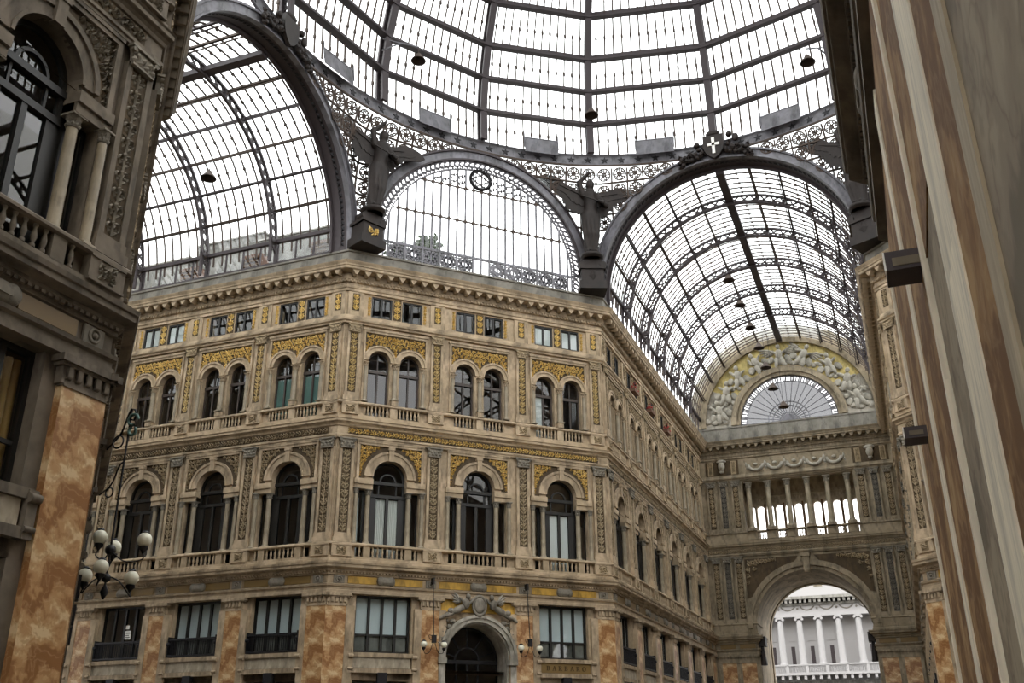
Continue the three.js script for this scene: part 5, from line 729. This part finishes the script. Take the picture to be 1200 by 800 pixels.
// ---------------------------------------------------------------- signs, notices, flower boxes
for (const [x, y, z, w, h, label] of [[6.95, 5.12, 24.8, 0.36, 0.16, 'dark box sign on the marble wall above the closed stone front'], [6.95, 4.87, 20.9, 0.3, 0.13, 'smaller dark box sign further along the marble wall']]) {
  const g = thing('box_sign', label, 'sign', [x, y - h / 2, z]), W = T(x, y, z);
  add(g, 'housing', join([bx(-w / 2, w / 2, -h / 2, h / 2, -0.2, 0.12)]), M.ironDark, W); add(g, 'face', join([bx(-w / 2 + 0.05, w / 2 - 0.1, -h / 2 + 0.03, h * 0.12, 0.12, 0.13)]), M.stoneGrey, W); add(g, 'edge_strip', join([bx(-w / 2 - 0.012, -w / 2, -h / 2, h / 2, 0.05, 0.125)]), M.whiteSign, W);
}
{
  const font = await new FontLoader().loadAsync('fonts/droid/droid_serif_bold.typeface.json');
  const F = mul(T(P[0], 0, P[1]), RY(Math.PI / 4), T(12.335, 5.42, -0.02)), word = 'BARBARO', list = [];
  [...word].forEach((ch, k) => { const t = new TextGeometry(ch, { font, size: 0.22, depth: 0.02, curveSegments: 3 }); t.computeBoundingBox(); list.push(t.translate(-1.1 + k * 0.33, 0, 0)); });
  const b = scene.getObjectByName('corner_building'); add(b, 'sign_lettering', join(list), M.letter, F);
  const NF = mul(T(-47.5, 0, -A), T(28.7 - 2.275 - 9.1 + 0.25, 0, -0.36));
  const n = thing('paper_notice', 'white paper notice taped inside a dark window of the left front', 'notice', V(0, 7.0, 0).applyMatrix4(NF).toArray());
  add(n, 'sheet', join([bx(-0.15, 0.2, 7.0, 7.42, -0.012, 0)]), M.whiteSign, NF); add(n, 'sheet', join([bx(-0.15, 0.06, 7.5, 7.68, -0.012, 0)]), M.whiteSign, NF); add(n, 'print', join([bx(-0.1, 0.16, 7.28, 7.33, 0, 0.004), bx(-0.1, 0.1, 7.18, 7.21, 0, 0.004), bx(-0.1, 0.16, 7.08, 7.12, 0, 0.004)]), M.ironBlack, NF);
  const flw = [['with red blossoms on an attic sill', 7.0], ['with pink and red blossoms on an attic sill', 11.4], ['with a trailing red plant on an attic sill', 16.2]];
  flw.forEach(([what, s], i) => {
    const W = mul(T(-A, 22.82, -B - s), RY(Math.PI / 2)), p = V(0, 0, 0.08).applyMatrix4(W), g = thing('flower_box', 'flower box ' + what + ' of the far arm', 'flower box', p.toArray(), Math.PI / 2);
    add(g, 'planter', join([bx(-0.55, 0.55, 0, 0.22, -0.1, 0.26)]), M.terracotta, W);
    const lv = [], fl = []; for (let k = 0; k < 44; k++) { const x = (rnd() - 0.5) * 1.0, y = 0.2 + rnd() * 0.42, z = 0.08 + (rnd() - 0.5) * 0.34; (k % 3 ? fl : lv).push(k % 3 ? new THREE.IcosahedronGeometry(0.04 + rnd() * 0.03, 0).translate(x, y, z) : leafG(x, y - 0.1, 0.2, 0.06, rnd() * 6, z, 0.04)); }
    add(g, 'leaves', join(lv), M.leaf, W); add(g, 'blossoms', join(fl), M.red, W);
  });
}
// ---------------------------------------------------------------- what stands outside: the white theatre front, roof houses and plants
{
  const z = -80, g = thing('white_building', 'white colonnaded building front seen through the far archway', 'building', [-3, 0, z]), F = T(-2.85, 0, z);
  add(g, 'wall', join([bx(-16, 16, 0, 20.5, -1.2, -1.0)]), M.white, F);
  for (let k = -5; k <= 5; k++) {
    const W = mul(F, T(k * 2.02 + 0.72, 0, 0)), c = add(g, 'column', shared('wc', () => join([lathe([[0.42, 10.2], [0.42, 10.35], [0.34, 10.45], [0.33, 12], [0.28, 14.75]], 14)])), M.white, W);
    add(c, 'capital', shared('wcc', () => join([bx(-0.36, 0.36, 14.9, 15.1, -0.34, 0.34), [-1, 1].map((s) => cyl(0.15, 0.15, 0.66, 10).rotateX(Math.PI / 2).translate(s * 0.34, 14.86, 0))])), M.white, W);
    const w = grp(g, 'window', W); add(w, 'frame', shared('wwf', () => join([bx(1.0 - 0.42, 1.0 + 0.42, 12.7, 14.2, -1.02, -0.94), bx(1.0 - 0.36, 1.0 + 0.36, 10.2, 12.3, -1.02, -0.94)])), M.white, W); add(w, 'pane', shared('wwp', () => join([bx(1.0 - 0.2, 1.0 + 0.2, 10.2, 12.15, -0.95, -0.92)])), k === 1 ? M.white : M.ironDark, W);
    for (let q = 0; q < 10; q++) add(g, 'baluster', shared('wb', () => join([lathe([[0.06, 9.35], [0.03, 9.45], [0.065, 9.65], [0.03, 9.95], [0.05, 10.05]], 6)])), M.white, mul(W, T(q * 0.2, 0, 0.7)));
    const sw = add(g, 'garland', shared('wg', () => join([new THREE.TorusGeometry(0.85, 0.07, 5, 14, 2.0).rotateZ(-Math.PI / 2 - 1.0).translate(1, 16.65, 0.12)])), M.parapet, W); add(sw, 'rosette', shared('wgr', () => join([new THREE.SphereGeometry(0.12, 6, 5).translate(0, 15.95, 0.12)])), M.parapet, W);
  }
  add(g, 'entablature', join([bx(-16, 16, 15.1, 15.5, -1.2, 0.35), bx(-16, 16, 15.5, 16.25, -1.2, 0.1)]), M.white, F);
  add(g, 'cornice', join([bx(-16, 16, 16.25, 16.5, -1.2, 0.3), bx(-16, 16, 16.85, 17.15, -1.2, 1.0), [...Array(64)].map((_, k) => bx(-16 + k * 0.5, -15.75 + k * 0.5, 16.5, 16.85, -1, 0.85))]), M.plaster, F);
  add(g, 'attic', join([bx(-16, 16, 17.15, 20.5, -1.2, -0.6), ]), M.white, F);
  for (const x of [-1.6, 0.6, 2.8, -3.8]) add(g, 'attic_vent', join([bx(x, x + 0.9, 18.3, 18.75, -0.62, -0.57)]), M.stoneGrey, F);
  add(g, 'balcony', join([bx(-16, 16, 9.1, 9.35, -1.2, 0.9), bx(-16, 16, 10.05, 10.2, 0.55, 0.85), [...Array(16)].map((_, k) => bx(-15.2 + k * 2.02, -14.9 + k * 2.02, 9.3, 10.1, 0.55, 0.85))]), M.white, F);
  for (let k = 0; k < 26; k++) add(g, 'bracket', shared('wbk', () => join([bx(-0.14, 0.14, 8.7, 9.1, -1.0, 0.8)])), M.white, mul(F, T(-9 + k * 0.78, 0, 0)));
  add(g, 'ground_floor', join([bx(-16, 16, 0, 8.6, -1.0, -0.9)]), M.plaster, F);
}
{
  const g = thing('rooftop_house', 'pale plastered rooftop walls seen through the foot of the left glass vault', 'house', [-30, 26.3, -16]);
  for (const [x0, x1, y, z] of [[-47, -36, 33.4, -15.5], [-36, -30.5, 34.6, -16.2], [-30.5, -24.6, 33.6, -15.6], [-24.6, -23.4, 34.4, -16.0]]) { const w = add(g, 'wall', join([bx(x0, x1, 26.3, y, z - 2, z)]), M.roofWall); add(w, 'coping', join([bx(x0 - 0.1, x1 + 0.1, y, y + 0.12, z - 2.1, z + 0.1)]), M.plaster); }
  [[-29.6, 'leftmost, by the second truss foot'], [-25.2, 'between the two truss feet'], [-20.7, 'beside the iron arch foot']].forEach(([x, w]) => { const v = thing('roof_vent', 'brown louvred roof vent behind the left vault glass, ' + w, 'vent', [x, 26.3, -8.7]), W = T(x, 26.3, -8.7); add(v, 'box', join([bx(-0.6, 0.6, 0, 1.75, -0.4, 0.3)]), M.terracotta, W); for (let k = 0; k < 4; k++) add(v, 'slat', shared('slat', () => join([bx(-0.55, 0.55, 0.75, 0.82, 0.28, 0.4)])), M.wood, mul(W, T(0, k * 0.24, 0))); });
  for (const [x, z, s, lab] of [[-18.6, -13.2, 1.42, 'small leafy shrub behind the half-round window, next to the left angel'], [-16.9, -14.2, 1.66, 'taller leafy shrub behind the half-round window, nearer its middle']]) {
    const t = thing('shrub', lab, 'shrub', [x, 26.3, z]), W = T(x, 26.3, z), lv = []; for (let k = 0; k < 46; k++) { const a = rnd() * TAU, r = Math.sqrt(rnd()) * 0.42 * s, y = 1.3 * s + rnd() * 1.1 * s; lv.push(new THREE.IcosahedronGeometry((0.1 + rnd() * 0.09) * s, 0).rotateX(rnd() * 3).translate(r * Math.cos(a), y, r * Math.sin(a))); for (let q = 0; q < 3; q++) lv.push(leafG(0, 0, 0.2 * s, 0.06 * s, rnd() * 6, 0, 0.02).rotateY(rnd() * 6).translate(r * 1.25 * Math.cos(a), y + 0.1, r * 1.25 * Math.sin(a))); }
    add(t, 'stem', join([cyl(0.05, 0.03, 2 * s, 6).translate(0, s, 0), cyl(0.3, 0.24, 0.5, 10).translate(0, 0.25, 0)]), M.wood, W); add(t, 'foliage', join(lv), M.leaf, W);
  }
}
renderer.render(scene, camera);
